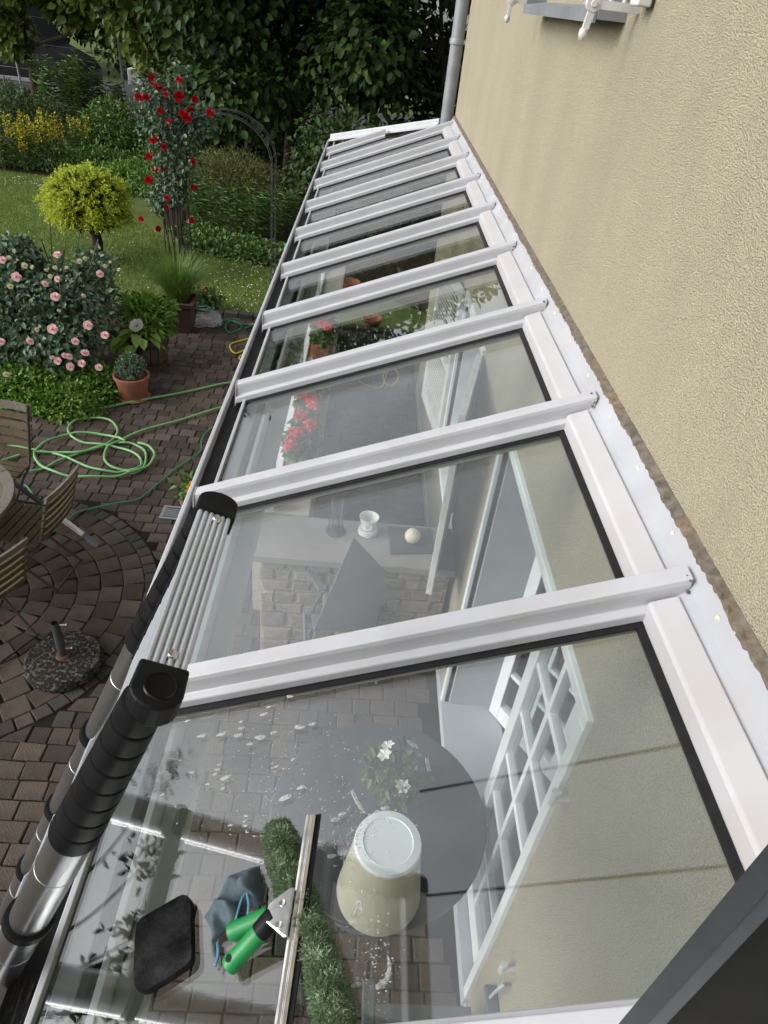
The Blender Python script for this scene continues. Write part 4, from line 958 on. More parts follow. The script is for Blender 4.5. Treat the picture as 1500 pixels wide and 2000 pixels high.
# ------------------------------------------------------------------ garden furniture
M['teak'] = mat("weathered_teak", (0.066, 0.050, 0.028), (0.11, 0.086, 0.052), 14, 0.8, stretch=(1, 1, 1), bump=.4, bscale=50, island=True, dirt=(.05, .045, .03), dscale=16, damt=.55, spec=.2)
M['teak_grey'] = mat("silvered_teak", (0.115, 0.10, 0.08), (0.19, 0.168, 0.142), 30, 0.8, bump=.4, bscale=60, island=True, dirt=(.09, .08, .065), dscale=14, damt=.5, spec=.2)
M['iron'] = mat("black_iron", (0.014, 0.014, 0.015), (0.022, 0.021, 0.02), 30, 0.5)
TCX = np.array([-3.52, 3.72]); TRD = .60
gt = thing("garden_table", "silvered round wooden garden table cut by the left picture edge", "garden table", (*TCX, 0))
yy = -TRD; k = 0
for k in range(9):                                # boards running across, trimmed to the round
    y0 = -TRD + k * 2 * TRD / 9 + .003; y1 = -TRD + (k + 1) * 2 * TRD / 9 - .003; R0 = TRD - .075
    f = lambda y: math.sqrt(max(R0 * R0 - y * y, 0.0))
    pts = [(-f(v), v) for v in np.linspace(y0, y1, 4)] + [(f(v), v) for v in np.linspace(y1, y0, 4)]
    pts = [(a, c) for a, c in pts if True]
    if max(abs(a) for a, _ in pts) < .05: continue
    ang = rad(35); c_, s_ = math.cos(ang), math.sin(ang)
    b = MB(); b.prism([(TCX[0] + a * c_ - c * s_, TCX[1] + a * s_ + c * c_, .703) for a, c in pts], (0, 0, .024)); b.build("board", M['teak_grey'], gt)
for k in range(8):
    a0, a1 = 2 * math.pi * k / 8 + .004, 2 * math.pi * (k + 1) / 8 - .004; ts = np.linspace(a0, a1, 8)
    b = MB(); pts = [(TCX[0] + TRD * math.cos(t), TCX[1] + TRD * math.sin(t), .7) for t in ts] + [(TCX[0] + (TRD - .073) * math.cos(t), TCX[1] + (TRD - .073) * math.sin(t), .7) for t in ts[::-1]]
    b.prism(pts, (0, 0, .03)); b.build("rim", M['teak_grey'], gt, bevel=.004)
for k in range(4):
    a = k * math.pi / 2 + .6; b = MB(); b.bar((TCX[0] + .38 * math.cos(a), TCX[1] + .38 * math.sin(a), .0), (TCX[0] + .3 * math.cos(a), TCX[1] + .3 * math.sin(a), .70), .05, .05); b.build("leg", M['teak'], gt)
def folding_chair(loc, rz, label):
    """seat faces local +x, back at -x"""
    c = thing("folding_chair", label, "garden chair", (0, 0, 0), "slatted folding chairs around the garden table")
    for k in range(7):
        x = -.20 + k * .066; b = MB(); b.box((x, -.21, .435 + .004 * math.sin(k)), (x + .052, .21, .455 + .004 * math.sin(k))); b.build("seat_slat", M['teak'], c, bevel=.004)
    for k in range(6):
        z = .50 + k * .068; x = -.225 - (z - .45) * .30; b = MB()
        h = .046 if k < 5 else .055; lean = np.array([-.287, 0, .958])
        R = [[np.array([x - .018 * (1 - (v / .21) ** 2), v, z]) + np.array([0.008, 0, 0]) * i + lean * j for i, j in ((-1, 0), (1, 0), (1, h), (-1, h))] for v in np.linspace(-.215, .215, 7)]
        b.ring_loft(R); b.build("back_slat", M['teak_grey'] if k == 5 else M['teak'], c)
    for s in (-1, 1):
        b = MB(); b.tube(spline([(.22, .195 * s, .01), (.12, .195 * s, .20), (-.10, .195 * s, .38), (-.22, .195 * s, .47), (-.345, .195 * s, .90)], 5), .010, 8); b.build("frame", M['iron'], c, smooth=True)
        b = MB(); b.tube(spline([(.20, .175 * s, .43), (.02, .175 * s, .25), (-.20, .175 * s, .06), (-.26, .175 * s, .01)], 5), .010, 8); b.build("leg", M['iron'], c, smooth=True)
    for sx in (-.25, .21):
        b = MB(); b.cone((sx, -.19, .02), (sx, .19, .02), .008, .008, 8); b.build("stretcher", M['iron'], c, smooth=True)
    c.location = loc; c.rotation_euler = (0, 0, rz); return c
def copy_tree(o, parent=None):
    c = o.copy(); col.objects.link(c)
    if parent is not None: c.parent = parent
    for ch in o.children: copy_tree(ch, c)
    return c
def face(loc): return math.atan2(TCX[1] - loc[1], TCX[0] - loc[0])
l1 = (-2.93, 3.90, 0); ch1 = folding_chair(l1, rad(172), "slatted wooden folding chair with the black pole under its back")
bpy.context.view_layer.update()
ch2 = copy_tree(ch1); ch2.location = (-2.98, 3.22, 0); ch2.rotation_euler = (0, 0, rad(152)); ch2['label'] = "slatted wooden folding chair nearest to the parasol base"
ch3 = copy_tree(ch1); ch3.location = (-3.42, 4.46, 0); ch3.rotation_euler = (0, 0, rad(-98)); ch3['label'] = "slatted wooden folding chair nearest to the green ground cover"
# telescopic pole
M['pole_blk'] = mat("black_pole", (0.018, 0.018, 0.02), (0.03, 0.03, 0.032), 30, 0.35)
M['label_w'] = mat("white_label", (0.66, 0.67, 0.70), (0.60, 0.61, 0.64), 20, 0.4)
M['red_p'] = mat("red_print", (0.35, 0.06, 0.05), None, rough=.5)
M['grip'] = mat("grey_grip", (0.11, 0.115, 0.125), (0.09, 0.095, 0.105), 20, 0.5)
p0, p1 = G(20, 938, .50), G(192, 1066, .10); dv = unit(p1 - p0); Lp = np.linalg.norm(p1 - p0)
pl = thing("telescopic_pole", "black telescopic pole with white sleeve and grey grip leaning out of the folding chair", "pole", p1)
b = MB(); b.cone(p0 - dv * .5, p1 - dv * .33, .018, .018, 16); b.build("tube", M['pole_blk'], pl, smooth=True)
b = MB(); b.cone(p1 - dv * .33, p1 - dv * .14, .020, .020, 16); b.build("sleeve", M['label_w'], pl, smooth=True)
b = MB(); sv = unit(np.cross(dv, (0, 0, 1))); 
if sv[1] > 0: sv = -sv
b.obox(p1 - dv * .235 + sv * .0172 + np.array([0, 0, .010]), dv, sv, np.cross(dv, sv), .07, .0012, .003); b.build("red_line", M['red_p'], pl)
b = MB(); b.lathe(p1 - dv * .14, [(.017, 0), (.017, .03), (.0225, .032), (.024, .04), (.026, .125), (.027, .13), (.027, .14), (.022, .14), (.020, .12)], 18, axis=dv); b.build("grip", M['grip'], pl, smooth=True)
# parasol base
M['exposed'] = mat("mossy_exposed_concrete", (0.13, 0.12, 0.105), (0.022, 0.021, 0.018), 45, 0.95, bump=1.0, bscale=60, lo=.34, hi=.50, spec=.1, bdist=.012)
pc = G(125, 1288, .05); pb = thing("parasol_base", "round mossy concrete parasol base with empty steel tube", "parasol base", (pc[0], pc[1], 0))
b = MB(); b.lathe((pc[0], pc[1], 0), [(.225, 0), (.240, .02), (.240, .06), (.222, .082), (.12, .088), (.04, .088)], 48); b.build("slab", M['exposed'], pb, smooth=True)
M['pipe_grey'] = mat("dull_grey_tube", (0.075, 0.078, 0.08), (0.10, 0.10, 0.10), 20, 0.5, metal=.5)
b = MB(); b.lathe((pc[0], pc[1], .088), [(.026, 0), (.026, .30), (.0235, .30), (.0235, .02)], 24, cap=False); b.build("tube", M['pipe_grey'], pb, smooth=True)
M['rust'] = mat("rusty_collar", (0.11, 0.05, 0.03), (0.07, 0.04, 0.03), 30, 0.8)
b = MB(); b.lathe((pc[0], pc[1], .088), [(.045, 0), (.040, .010), (.027, .014)], 24); b.build("collar", M['rust'], pb, smooth=True)
for z in (.37, .16):
    b = MB(); b.cone((pc[0] + .024, pc[1], z), (pc[0] + .062, pc[1] + .005, z), .005, .005, 8); b.lathe((pc[0] + .062, pc[1] + .005, z), [(.004, 0), (.013, .003), (.013, .008), (.004, .010)], 12, axis=(1, .1, 0)); b.build("clamp_screw", M['steel'], pb, smooth=True)
# drain grate
M['rust2'] = mat("rust_trough", (0.10, 0.035, 0.02), (0.05, 0.022, 0.015), 20, 0.9)
dg_ = thing("drain_grate", "grey slotted drain grate set in the paving beside the ladder", "drain grate", G(340, 1000))
dc = [G(310, 1013, .004), G(364, 1018, .004), G(378, 987, .004), G(322, 983, .004)]; ex = unit(dc[1] - dc[0]); ey = np.array([-ex[1], ex[0], 0]); ey = ey / np.linalg.norm(ey); L = .20; o_ = dc[0]
b = MB(); b.prism([o_ + ex * a + ey * c for a, c in ((0, 0), (L, 0), (L, L * .9), (0, L * .9))], (0, 0, .002)); b.build("trough", M['rust2'], dg_)
b = MB(); R = lambda a0, c0, a1, c1: b.prism([o_ + ex * a + ey * c + np.array([0, 0, .003]) for a, c in ((a0, c0), (a1, c0), (a1, c1), (a0, c1))], (0, 0, .008))
R(0, 0, L, .022); R(0, L * .9 - .022, L, L * .9); R(0, .0225, .026, L * .9 - .0225); R(L - .026, .0225, L, L * .9 - .0225)
k = 0; c0 = .0375
while c0 < L * .9 - .035:
    R(.0265, c0, L - .0265, c0 + .0115); c0 += .0225
b.build("grate", M['zinc'], dg_)

# ------------------------------------------------------------------ hoses
M['hose_l'] = mat("pale_green_hose", (0.135, 0.30, 0.115), (0.17, 0.36, 0.145), 8, 0.42)
M['hose_d'] = mat("dark_green_hose", (0.018, 0.17, 0.075), (0.025, 0.20, 0.09), 8, 0.4)
def hose(pts, r, m, label, z=.012, k=8, wob=True):
    P = spline([G(px, py, z) for px, py in pts], k)
    if wob: P[:, 2] += .006 + .006 * np.sin(np.arange(len(P)) * .35)
    b = MB(); b.tube(P, r, 10); o = b.build("garden_hose", m, smooth=True, sharp=180); tag(o, label, "hose"); return o
zz = lambda x, y: (x * .19, 780 + y * .19)
loop = [zz(*p) for p in [(60, 485), (300, 510), (520, 550), (700, 610), (900, 690), (1050, 735), (1200, 750), (1300, 745)]] + [(262, 925), (283, 908), (283, 882), (262, 868), (240, 866)] + [zz(*p) for p in [(1160, 455), (1000, 500), (850, 545), (650, 620), (500, 690), (380, 735), (220, 762)]]
hose(loop, .0115, M['hose_l'], "pale green hose lying in wide loops on the paving")
loop2 = [zz(*p) for p in [(10, 680), (40, 630), (180, 580), (350, 550), (600, 545), (840, 548), (1050, 480), (1180, 400), (1210, 320), (1150, 230), (1000, 195), (850, 200), (740, 250), (700, 310), (740, 390), (850, 440), (1000, 465), (1160, 485), (1290, 520)]] + [(272, 893), (275, 910), (262, 918), (240, 918), (215, 911), (204, 895), (210, 875), (232, 862), (262, 848), (320, 830), (380, 812), (440, 795), (455, 790)]
hose(loop2, .0115, M['hose_l'], "pale green hose running from the coil towards the gutter", .022)
loop3 = [zz(*p) for p in [(1290, 430), (1180, 390), (1000, 355), (800, 350), (640, 375), (480, 440), (380, 510), (350, 570), (390, 650), (480, 715), (620, 770), (780, 795), (1000, 800), (1200, 790), (1340, 755)]] + [(285, 912), (298, 900), (302, 886), (292, 873), (270, 866)]
hose(loop3, .0115, M['hose_l'], "outer loop of pale green hose around the coil on the paving", .032)
hose([(-20, 800), (10, 797), (60, 802), (130, 806), (190, 799), (260, 786), (340, 770), (420, 754), (470, 745)], .0125, M['hose_l'], "pale green hose stretched straight past the terracotta pot")
hose([(48, 948), (60, 960), (85, 1000), (110, 1035), (95, 1037), (128, 1020), (160, 998), (210, 988), (262, 978), (290, 962), (310, 945), (340, 918), (372, 898), (392, 880), (394, 862), (405, 842), (430, 828), (450, 815)], .007, M['hose_d'], "thin dark green cord hose curving over the paving")
hose([(425, 636), (440, 626), (460, 630), (472, 640), (450, 650), (440, 640), (452, 626), (470, 634), (490, 636), (478, 642), (500, 634)], .009, M['hose_d'], "small tangle of green hose beside the plastic bag")
P = hose([(520, 628), (500, 633), (478, 634)], .009, M['yellow_hose'], "short yellow hose end by the green tangle")
hose([(510, 662), (480, 664), (455, 670), (449, 680), (460, 690), (480, 684), (492, 678), (480, 690), (467, 700), (480, 702), (495, 690), (510, 680)], .009, M['yellow_hose'], "yellow hose coil on the paving at the gutter's edge")
# green spray nozzles hanging at the gutter
for (px, py, lb) in ((462, 764, "green hose gun hanging at the gutter by the third rafter"), (560, 488, "green hose gun hanging at the gutter by the sixth rafter")):
    p = G(px, py, 2.0); n_ = thing("hose_gun", lb, "hose gun", p)
    b = MB(); b.cone(p + np.array([0, 0, .05]), p + np.array([-.01, -.02, -.05]), .020, .014, 12); b.build("body", M['hose_d'], n_, smooth=True)
    b = MB(); b.cone(p + np.array([.0, -.02, -.05]), p + np.array([.02, -.05, -.12]), .011, .009, 10); b.build("handle", M['hose_d'], n_, smooth=True)

# ------------------------------------------------------------------ plants
M['rose_leaf'] = leaf_mat("rose_leaf", (0.045, 0.095, 0.050), (0.14, 0.21, 0.12), 0.4, 0.15)
M['pink'] = leaf_mat("pink_petal", (0.80, 0.46, 0.49), (0.86, 0.68, 0.66), 0.6, 0.3, 0.15)
M['cream_p'] = leaf_mat("cream_petal", (0.62, 0.58, 0.34), (0.70, 0.66, 0.48), 0.6, 0.3, 0.15)
M['red'] = leaf_mat("red_petal", (0.30, 0.003, 0.010), (0.46, 0.008, 0.022), 0.5, 0.15, 0.2)
M['cover'] = leaf_mat("ground_cover_leaf", (0.065, 0.155, 0.015), (0.14, 0.27, 0.03), 0.5, 0.2)
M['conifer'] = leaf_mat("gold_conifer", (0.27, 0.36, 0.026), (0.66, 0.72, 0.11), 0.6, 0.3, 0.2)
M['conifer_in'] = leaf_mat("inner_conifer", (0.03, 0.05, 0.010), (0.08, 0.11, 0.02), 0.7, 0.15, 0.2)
M['bark'] = mat("brown_bark", (0.035, 0.026, 0.018), (0.075, 0.058, 0.04), 18, 0.95, bump=1.0, bscale=30, stretch=(1, 1, .3), spec=.1)
M['stem'] = mat("green_stem", (0.035, 0.055, 0.02), (0.06, 0.08, 0.03), 12, 0.7)
M['per1'] = leaf_mat("perennial_leaf", (0.055, 0.13, 0.022), (0.135, 0.235, 0.052), 0.5, 0.2)
M['per2'] = leaf_mat("grey_green_leaf", (0.060, 0.115, 0.035), (0.14, 0.20, 0.075), 0.6, 0.2)
M['yellow'] = leaf_mat("yellow_blossom", (0.55, 0.42, 0.012), (0.68, 0.56, 0.03), 0.6, 0.2)
M['tree1'] = leaf_mat("dark_tree_leaf", (0.010, 0.024, 0.006), (0.058, 0.112, 0.024), 0.5, 0.2, 0.25)
M['tree2'] = leaf_mat("light_tree_leaf", (0.070, 0.125, 0.020), (0.19, 0.23, 0.045), 0.45, 0.3)
M['olive'] = leaf_mat("olive_shrub_leaf", (0.12, 0.135, 0.038), (0.22, 0.225, 0.075), 0.6, 0.2)
M['fgrass'] = leaf_mat("long_grass", (0.07, 0.15, 0.022), (0.15, 0.25, 0.045), 0.5, 0.25)
M['hosta'] = leaf_mat("hosta_leaf", (0.14, 0.26, 0.045), (0.25, 0.36, 0.085), 0.45, 0.25)
def rose_mesh(m, name, seed, R=1.0):
    r = random.Random(seed); b = MB()
    for ring, (n, rr, h, tilt) in enumerate([(5, .95, .10, .25), (5, .72, .30, .6), (4, .45, .45, .95), (3, .22, .52, 1.2)]):
        for k in range(n):
            t = 2 * math.pi * (k + .5 * ring) / n + r.uniform(-.15, .15); w = 1.25 * math.pi / n
            p = lambda a, q, z: (math.cos(a) * q, math.sin(a) * q, z)
            r0, r1 = rr * .35, rr; z0, z1 = h * .3 - .1, h + .22 * math.sin(tilt) * (1.3 - ring * .15)
            b.add([p(t, r0 * .5, z0), p(t - w, r1 * .8, (z0 + z1) / 2), p(t - w * .6, r1 * (1.05), z1), p(t, r1 * 1.1, z1 + .05), p(t + w * .6, r1 * 1.05, z1), p(t + w, r1 * .8, (z0 + z1) / 2)], [(0, 1, 2, 3), (0, 3, 4, 5)])
    me = b.mesh(name, m); return me
RM = {k: [rose_mesh(M[k], "rose_flower", s) for s in range(3)] for k in ('pink', 'cream_p', 'red')}
def put_rose(parent, p, r, kind, nrm, name="rose_flower"):
    q = Vector([float(a) for a in nrm]).to_track_quat('Z', 'Y').to_euler()
    return link_mesh(name, random.choice(RM[kind]), parent, p, q, (r, r, r))
def stems(parent, base, tops, r=.006, m=None, nm="stem"):
    b = MB()
    for t in tops:
        base_ = np.array(base) + rng.normal(size=3) * np.array([.06, .06, 0]); mid = base_ * .4 + np.array(t) * .6 + rng.normal(size=3) * .05
        b.tube(spline([base_, mid, t], 4), r, 5)
    o = b.build(nm, m or M['stem'], parent, smooth=True); o['kind'] = 'stuff'; return o

# pink rose bush
c = G(95, 750); rb = thing("rose_bush", "bushy rose with pink and cream double blooms at the patio's edge", "rose bush", c)
bl = [((c[0] - .25, c[1] + .45, .74), (.60, .5, .46)), ((c[0] + .25, c[1] + .35, .72), (.45, .42, .46)), ((c[0] - .55, c[1] + .5, .74), (.5, .5, .46)), ((c[0] + .05, c[1] + .1, .50), (.55, .40, .34)), ((c[0] - .55, c[1] + .2, .45), (.5, .4, .3))]
bl += [((c[0] + random.uniform(-.8, .6), c[1] + random.uniform(.1, .8), random.uniform(.8, 1.2)), (random.uniform(.12, .2),) * 3) for _ in range(12)]
foliage("foliage", 9500, bl, .066, .044, M['rose_leaf'], rb, .55, .25, .7)
stems(rb, c + np.array([0, .25, 0]), [np.array(q[0]) + rng.normal(size=3) * .25 for q in bl for _ in range(6)], .007)
for px, py, r, kd in [(103, 643, .066, 'pink'), (172, 635, .060, 'pink'), (205, 655, .054, 'pink'), (166, 690, .056, 'pink'), (126, 695, .040, 'pink'), (58, 667, .050, 'pink'), (137, 716, .052, 'pink'), (160, 710, .050, 'pink'), (193, 718, .050, 'pink'), (113, 705, .05, 'pink'), (135, 697, .045, 'pink'), (108, 580, .060, 'pink'), (32, 541, .060, 'pink'), (5, 508, .048, 'pink'), (112, 498, .055, 'pink'), (112, 545, .04, 'pink'), (195, 535, .05, 'pink'), (88, 555, .045, 'pink'), (2, 668, .05, 'pink'), (147, 667, .05, 'pink'), (20, 560, .038, 'cream_p'), (48, 519, .04, 'cream_p'), (107, 523, .03, 'cream_p'), (12, 732, .042, 'cream_p'), (102, 699, .036, 'cream_p'), (163, 578, .03, 'cream_p'), (98, 540, .03, 'cream_p'), (155, 510, .035, 'cream_p'), (166, 505, .03, 'cream_p'), (205, 520, .028, 'cream_p'), (232, 527, .028, 'cream_p'), (90, 528, .026, 'cream_p'), (130, 523, .026, 'cream_p'), (63, 522, .026, 'cream_p'), (18, 503, .026, 'cream_p'), (28, 490, .026, 'cream_p'), (215, 512, .022, 'cream_p'), (180, 492, .022, 'cream_p'), (115, 607, .024, 'cream_p'), (72, 644, .03, 'cream_p')]:
    z = np.interp(py, [480, 560, 650, 740], [1.32, 1.12, .78, .34]); p = G(px, py, z)
    v = unit(CAM - p) * .7 + np.array([0, 0, .6]) + rng.normal(size=3) * .25
    put_rose(rb, p, r * .76, kd, v)
# ground cover mound
gcv = [((-3.95, 6.5, .05), (.55, .42, .24)), ((-3.55, 6.35, .03), (.36, .32, .22)), ((-4.35, 6.6, .03), (.4, .36, .22)), ((-3.4, 6.75, .03), (.28, .4, .2)), ((-4.8, 6.7, .03), (.4, .36, .22))]
o = foliage("ground_cover", 14000, gcv, .046, .028, M['cover'], None, .35, 0, .9, zmin=.0); tag(o, "bright green low ground cover mound spilling onto the paving", "ground cover", kind='stuff')
# terracotta pot with fine dark foliage
c = G(262, 776); tp = thing("terracotta_pot", "terracotta pot with fine dark green plant on the paving", "flower pot", c)
b = MB(); b.lathe(c, [(.125, 0), (.135, .02), (.165, .20), (.182, .235), (.185, .265), (.178, .27), (.16, .265), (.15, .22), (.02, .21)], 36); b.build("pot", M['terra'], tp, smooth=True)
b = MB(); b.lathe(c, [(.16, .001), (.168, .018), (.160, .022), (.14, .018)], 36); b.build("saucer", M['terra'], tp, smooth=True)
foliage("foliage", 1800, [((c[0], c[1], .36), (.14, .14, .13))], .028, .016, M['rose_leaf'], tp, .7)
# hosta
c = G(275, 718); hp = thing("hosta_pot", "hosta with broad yellow green leaves in a pot behind the terracotta pot", "potted plant", c)
b = MB(); b.lathe(c, [(.12, 0), (.16, .22), (.17, .23), (.15, .23), (.14, .2), (.02, .2)], 24); b.build("pot", M['grip'], hp, smooth=True)
for k in range(64):
    t = random.uniform(0, 2 * math.pi); rr_ = random.uniform(.04, .24); p = c + np.array([math.cos(t) * rr_, math.sin(t) * rr_, random.uniform(.40, .56) - rr_ * .5]); D = np.array([[math.cos(t), math.sin(t), -.15 + random.uniform(-.3, .2)]]); V, F = leaves_geo(p[None], D, np.array([[0, 0, 1.]]) + rng.normal(size=(1, 3)) * .15, .17, .11, .12, .25); V = V - np.array(origin_of(hp)); link_mesh("leaf", np_mesh("leaf", V, F, M['hosta']), hp, local=True)
# barrel with peony
M['barrel'] = mat("barrel_wood", (0.050, 0.035, 0.024), (0.085, 0.062, 0.042), 20, 0.85, island=True, bump=.4, bscale=40)
c = G(292, 712); bp_ = thing("barrel_planter", "half barrel planter with leafy peony and one white bloom", "planter", c)
for k in range(16):
    a0, a1 = 2 * math.pi * k / 16 + .02, 2 * math.pi * (k + 1) / 16 - .02; b = MB(); b.ring_loft([[(c[0] + r * math.cos(a), c[1] + r * math.sin(a), z) for r, a in ((ro, a0), (ro, a1), (ro - .022, a1), (ro - .022, a0))] for ro, z in ((.19, 0), (.225, .18), (.235, .36))]); b.build("stave", M['barrel'], bp_)
for z, r in ((.07, .206), (.28, .234)):
    b = MB(); b.lathe((c[0], c[1], z), [(r, 0), (r + .004, 0), (r + .007, .03), (r + .003, .03)], 32, cap=False); b.build("hoop", M['iron'], bp_, smooth=True)
b = MB(); b.lathe((c[0], c[1], .31), [(.21, 0), (.01, .01)], 20); b.build("soil", M['soil'], bp_)
foliage("foliage", 2200, [((c[0] - .02, c[1] + .16, .58), (.31, .26, .16)), ((c[0] + .05, c[1] + .06, .46), (.25, .22, .10))], .085, .026, M['cover'], bp_, .6, .2, .6)
p = G(267, 636, .52); put_rose(bp_, p, .080, 'cream_p', unit(unit(CAM - p) + np.array([-.5, 0, .6]))).data = rose_mesh(M['pet_white'], "peony_flower", 4)
# square planter with grass
M['planter'] = mat("brown_glazed_planter", (0.030, 0.018, 0.013), (0.048, 0.030, 0.020), 10, 0.5)
c = G(352, 640); sp = thing("square_planter", "dark brown square planter with a tuft of long grass", "planter", c)
b = MB(); sq_ = lambda h, z: [(c[0] + a * h, c[1] + d_ * h, z) for a, d_ in ((-1, -1), (1, -1), (1, 1), (-1, 1))]
b.ring_loft([sq_(.16, 0), sq_(.20, .34), sq_(.23, .35), sq_(.23, .39), sq_(.19, .39), sq_(.18, .34)]); b.build("tub", M['planter'], sp, bevel=.008)
b = MB(); b.ring_loft([sq_(.235, .391), sq_(.185, .391), sq_(.185, .396), sq_(.235, .396)], cap=False); b.build("rim", M['rust'], sp)
def grass_tuft(name, c, n, h, spread, m, parent, w=.007):
    a = rng.uniform(0, 2 * math.pi, n); s = rng.uniform(.1, 1, n) * spread; hh = h * rng.uniform(.6, 1.1, n); d = np.stack([np.cos(a), np.sin(a), np.zeros(n)], 1); side = np.stack([-np.sin(a), np.cos(a), np.zeros(n)], 1)
    B = np.array(c) + d * rng.uniform(0, .12, n)[:, None]; V = []
    for t in (0, .4, .75, 1.0):
        q = B + d * (s * t ** 1.8)[:, None] + np.array([0, 0, 1.]) * (hh * (t - .28 * t ** 3 * s / spread))[:, None]; ww = w * (1 - t) + .0006; V += [q - side * ww / 2, q + side * ww / 2]
    V = np.stack(V, 1).reshape(-1, 3); i = np.arange(n)[:, None] * 8; F = np.concatenate([i + np.array([[0, 1, 3, 2]]), i + np.array([[2, 3, 5, 4]]), i + np.array([[4, 5, 7, 6]])], 0)
    if parent is not None: V = V - np.array(origin_of(parent))
    return link_mesh(name, np_mesh(name, V, F, m), parent, local=True)
grass_tuft("grass", (c[0], c[1] + .02, .34), 1100, .62, .62, M['fgrass'], sp, .010)
# plants and bag by the planter
c = G(398, 602); q = thing("low_plant", "low leafy plant with a red flower behind the plastic bag", "plant", c)
foliage("foliage", 700, [((c[0], c[1], .14), (.26, .2, .15))], .06, .035, M['leafg'], q, .8); put_rose(q, c + np.array([.06, -.05, .30]), .035, 'red', (0, -.3, 1))
c = G(398, 632); bg = thing("plastic_bag", "clear crumpled plastic bag with a green hose reel on it", "bag", c)
pm, pbn = base_mat("clear_bag", (0.55, 0.57, 0.60), .25); tn = nd(pm, "ShaderNodeBsdfTransparent"); mx = nd(pm, "ShaderNodeMixShader"); mx.inputs[0].default_value = .32; pm.node_tree.links.new(tn.outputs[0], mx.inputs[1]); pm.node_tree.links.new(pbn.outputs[0], mx.inputs[2]); pm.node_tree.links.new(mx.outputs[0], pm.node_tree.nodes['Material Output'].inputs[0])
b = MB(); R = []
for f in np.linspace(.15, math.pi / 2 + .3, 8):
    R.append([c + np.array([.22 * math.sin(f) * math.cos(t) * (1 + .12 * math.sin(5 * t + f * 4)), .15 * math.sin(f) * math.sin(t) * (1 + .15 * math.sin(4 * t - f * 5)), max(.004, .10 + .10 * math.cos(f) * (1 + .2 * math.sin(6 * t)) - (.08 if f > 1.5 else 0))]) for t in np.linspace(0, 2 * math.pi, 30, endpoint=False)])
b.ring_loft(R); b.build("sheet", pm, bg, smooth=True)
rl = thing("hose_reel", "small green and white hose reel lying on the plastic bag", "hose reel", c + np.array([0, 0, .2]))
b = MB(); t_ = np.linspace(0, 2 * math.pi, 28); b.tube([c + np.array([.105 * math.cos(t), .085 * math.sin(t) - .03, .215]) for t in t_], .016, 10); b.build("ring", M['hose_d'], rl, smooth=True)
b = MB(); b.lathe(c + np.array([0, -.03, .205]), [(.075, 0), (.075, .012), (.01, .014)], 24); b.build("disc", M['label_w'], rl, smooth=True)
b = MB(); b.bar(c + np.array([-.06, -.05, .226]), c + np.array([.06, -.01, .226]), .02, .012); b.build("grip", M['blk'], rl)
# golden topiary conifer
c = G(190, 502); tc_ = thing("topiary_conifer", "round clipped golden conifer on a short dark trunk on the lawn", "topiary", c)
zc = .80
b = MB(); b.tube(spline([c + np.array([0, 0, -.05]), c + np.array([.03, .02, .25]), c + np.array([-.02, 0, .5]), c + np.array([0, 0, .75])], 5), np.linspace(.085, .05, 16), 10); b.build("trunk", M['bark'], tc_, smooth=True)
cc = np.array([c[0] - .02, c[1], zc]); rad3 = np.array([.58, .58, .46])
n = 2100; u = rand_unit(n); u = u[u[:, 2] > -.60]; n = len(u); lump = 1 + .12 * np.sin(u[:, 0] * 9 + 1) * np.sin(u[:, 1] * 8) + .05 * np.sin(u[:, 2] * 14)
sh = 1 - .26 * rng.random(n) ** 1.2
P = cc + u * rad3 * (lump * sh)[:, None]; D = unit(u + rand_unit(n) * .55 + np.array([0, 0, .10])); up_ = u[:, 2] + rng.normal(size=n) * .25
def sprays(P, D, ln, wd):                          # feathery shoots: four thin blades each
    k = 4; Pq = np.repeat(P, k, 0); Dq = unit(np.repeat(D, k, 0) + rand_unit(len(P) * k) * .42); return leaves_geo(Pq, Dq, rand_unit(len(Pq)), rng.uniform(.6, 1.2, len(Pq)) * ln, wd, .1, .1)
K = 10; tt = np.tile(np.linspace(0, 1, K), n); axl = np.repeat(rng.uniform(.10, .19, n), K); Pq = np.repeat(P - unit(D) * .07, K, 0) + np.repeat(unit(D), K, 0) * (tt * axl)[:, None] + np.array([0, 0, -.05]) * (tt ** 2)[:, None]
Dq = np.repeat(unit(D), K, 0) * .8 + rand_unit(n * K) * .75
V, F = leaves_geo(Pq, Dq, rand_unit(n * K), .062 * (1.1 - .5 * tt), .016, .1, .1); V = V - np.array(origin_of(tc_)); link_mesh("crown", np_mesh("crown", V, F, M['conifer']), tc_, local=True)
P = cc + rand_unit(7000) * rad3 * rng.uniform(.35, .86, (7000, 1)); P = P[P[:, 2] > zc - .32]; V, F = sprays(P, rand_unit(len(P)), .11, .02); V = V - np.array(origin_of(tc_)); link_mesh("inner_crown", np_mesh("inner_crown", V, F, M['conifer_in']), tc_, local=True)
# climbing red rose on an obelisk
c = G(352, 530); ob = thing("rose_obelisk", "tall thin metal obelisk standing in the lawn", "obelisk", c)
H = 2.35
for k in range(6):
    a = 2 * math.pi * k / 6; b = MB(); b.tube(spline([c + np.array([.20 * math.cos(a), .20 * math.sin(a), -.03]), c + np.array([.17 * math.cos(a), .17 * math.sin(a), 1.4]), c + np.array([.10 * math.cos(a), .10 * math.sin(a), H - .1]), c + np.array([0, 0, H + .08])], 5), .008, 6); b.build("rod", M['iron'], ob, smooth=True)
for z, r in ((.55, .19), (1.2, .175), (1.8, .145)):
    b = MB(); b.tube([c + np.array([r * math.cos(t), r * math.sin(t), z]) for t in np.linspace(0, 2 * math.pi, 24)], .006, 6); b.build("ring", M['iron'], ob, smooth=True)
cr_ = thing("climbing_rose", "tall climbing rose with dark red blooms on the obelisk", "climbing rose", c)
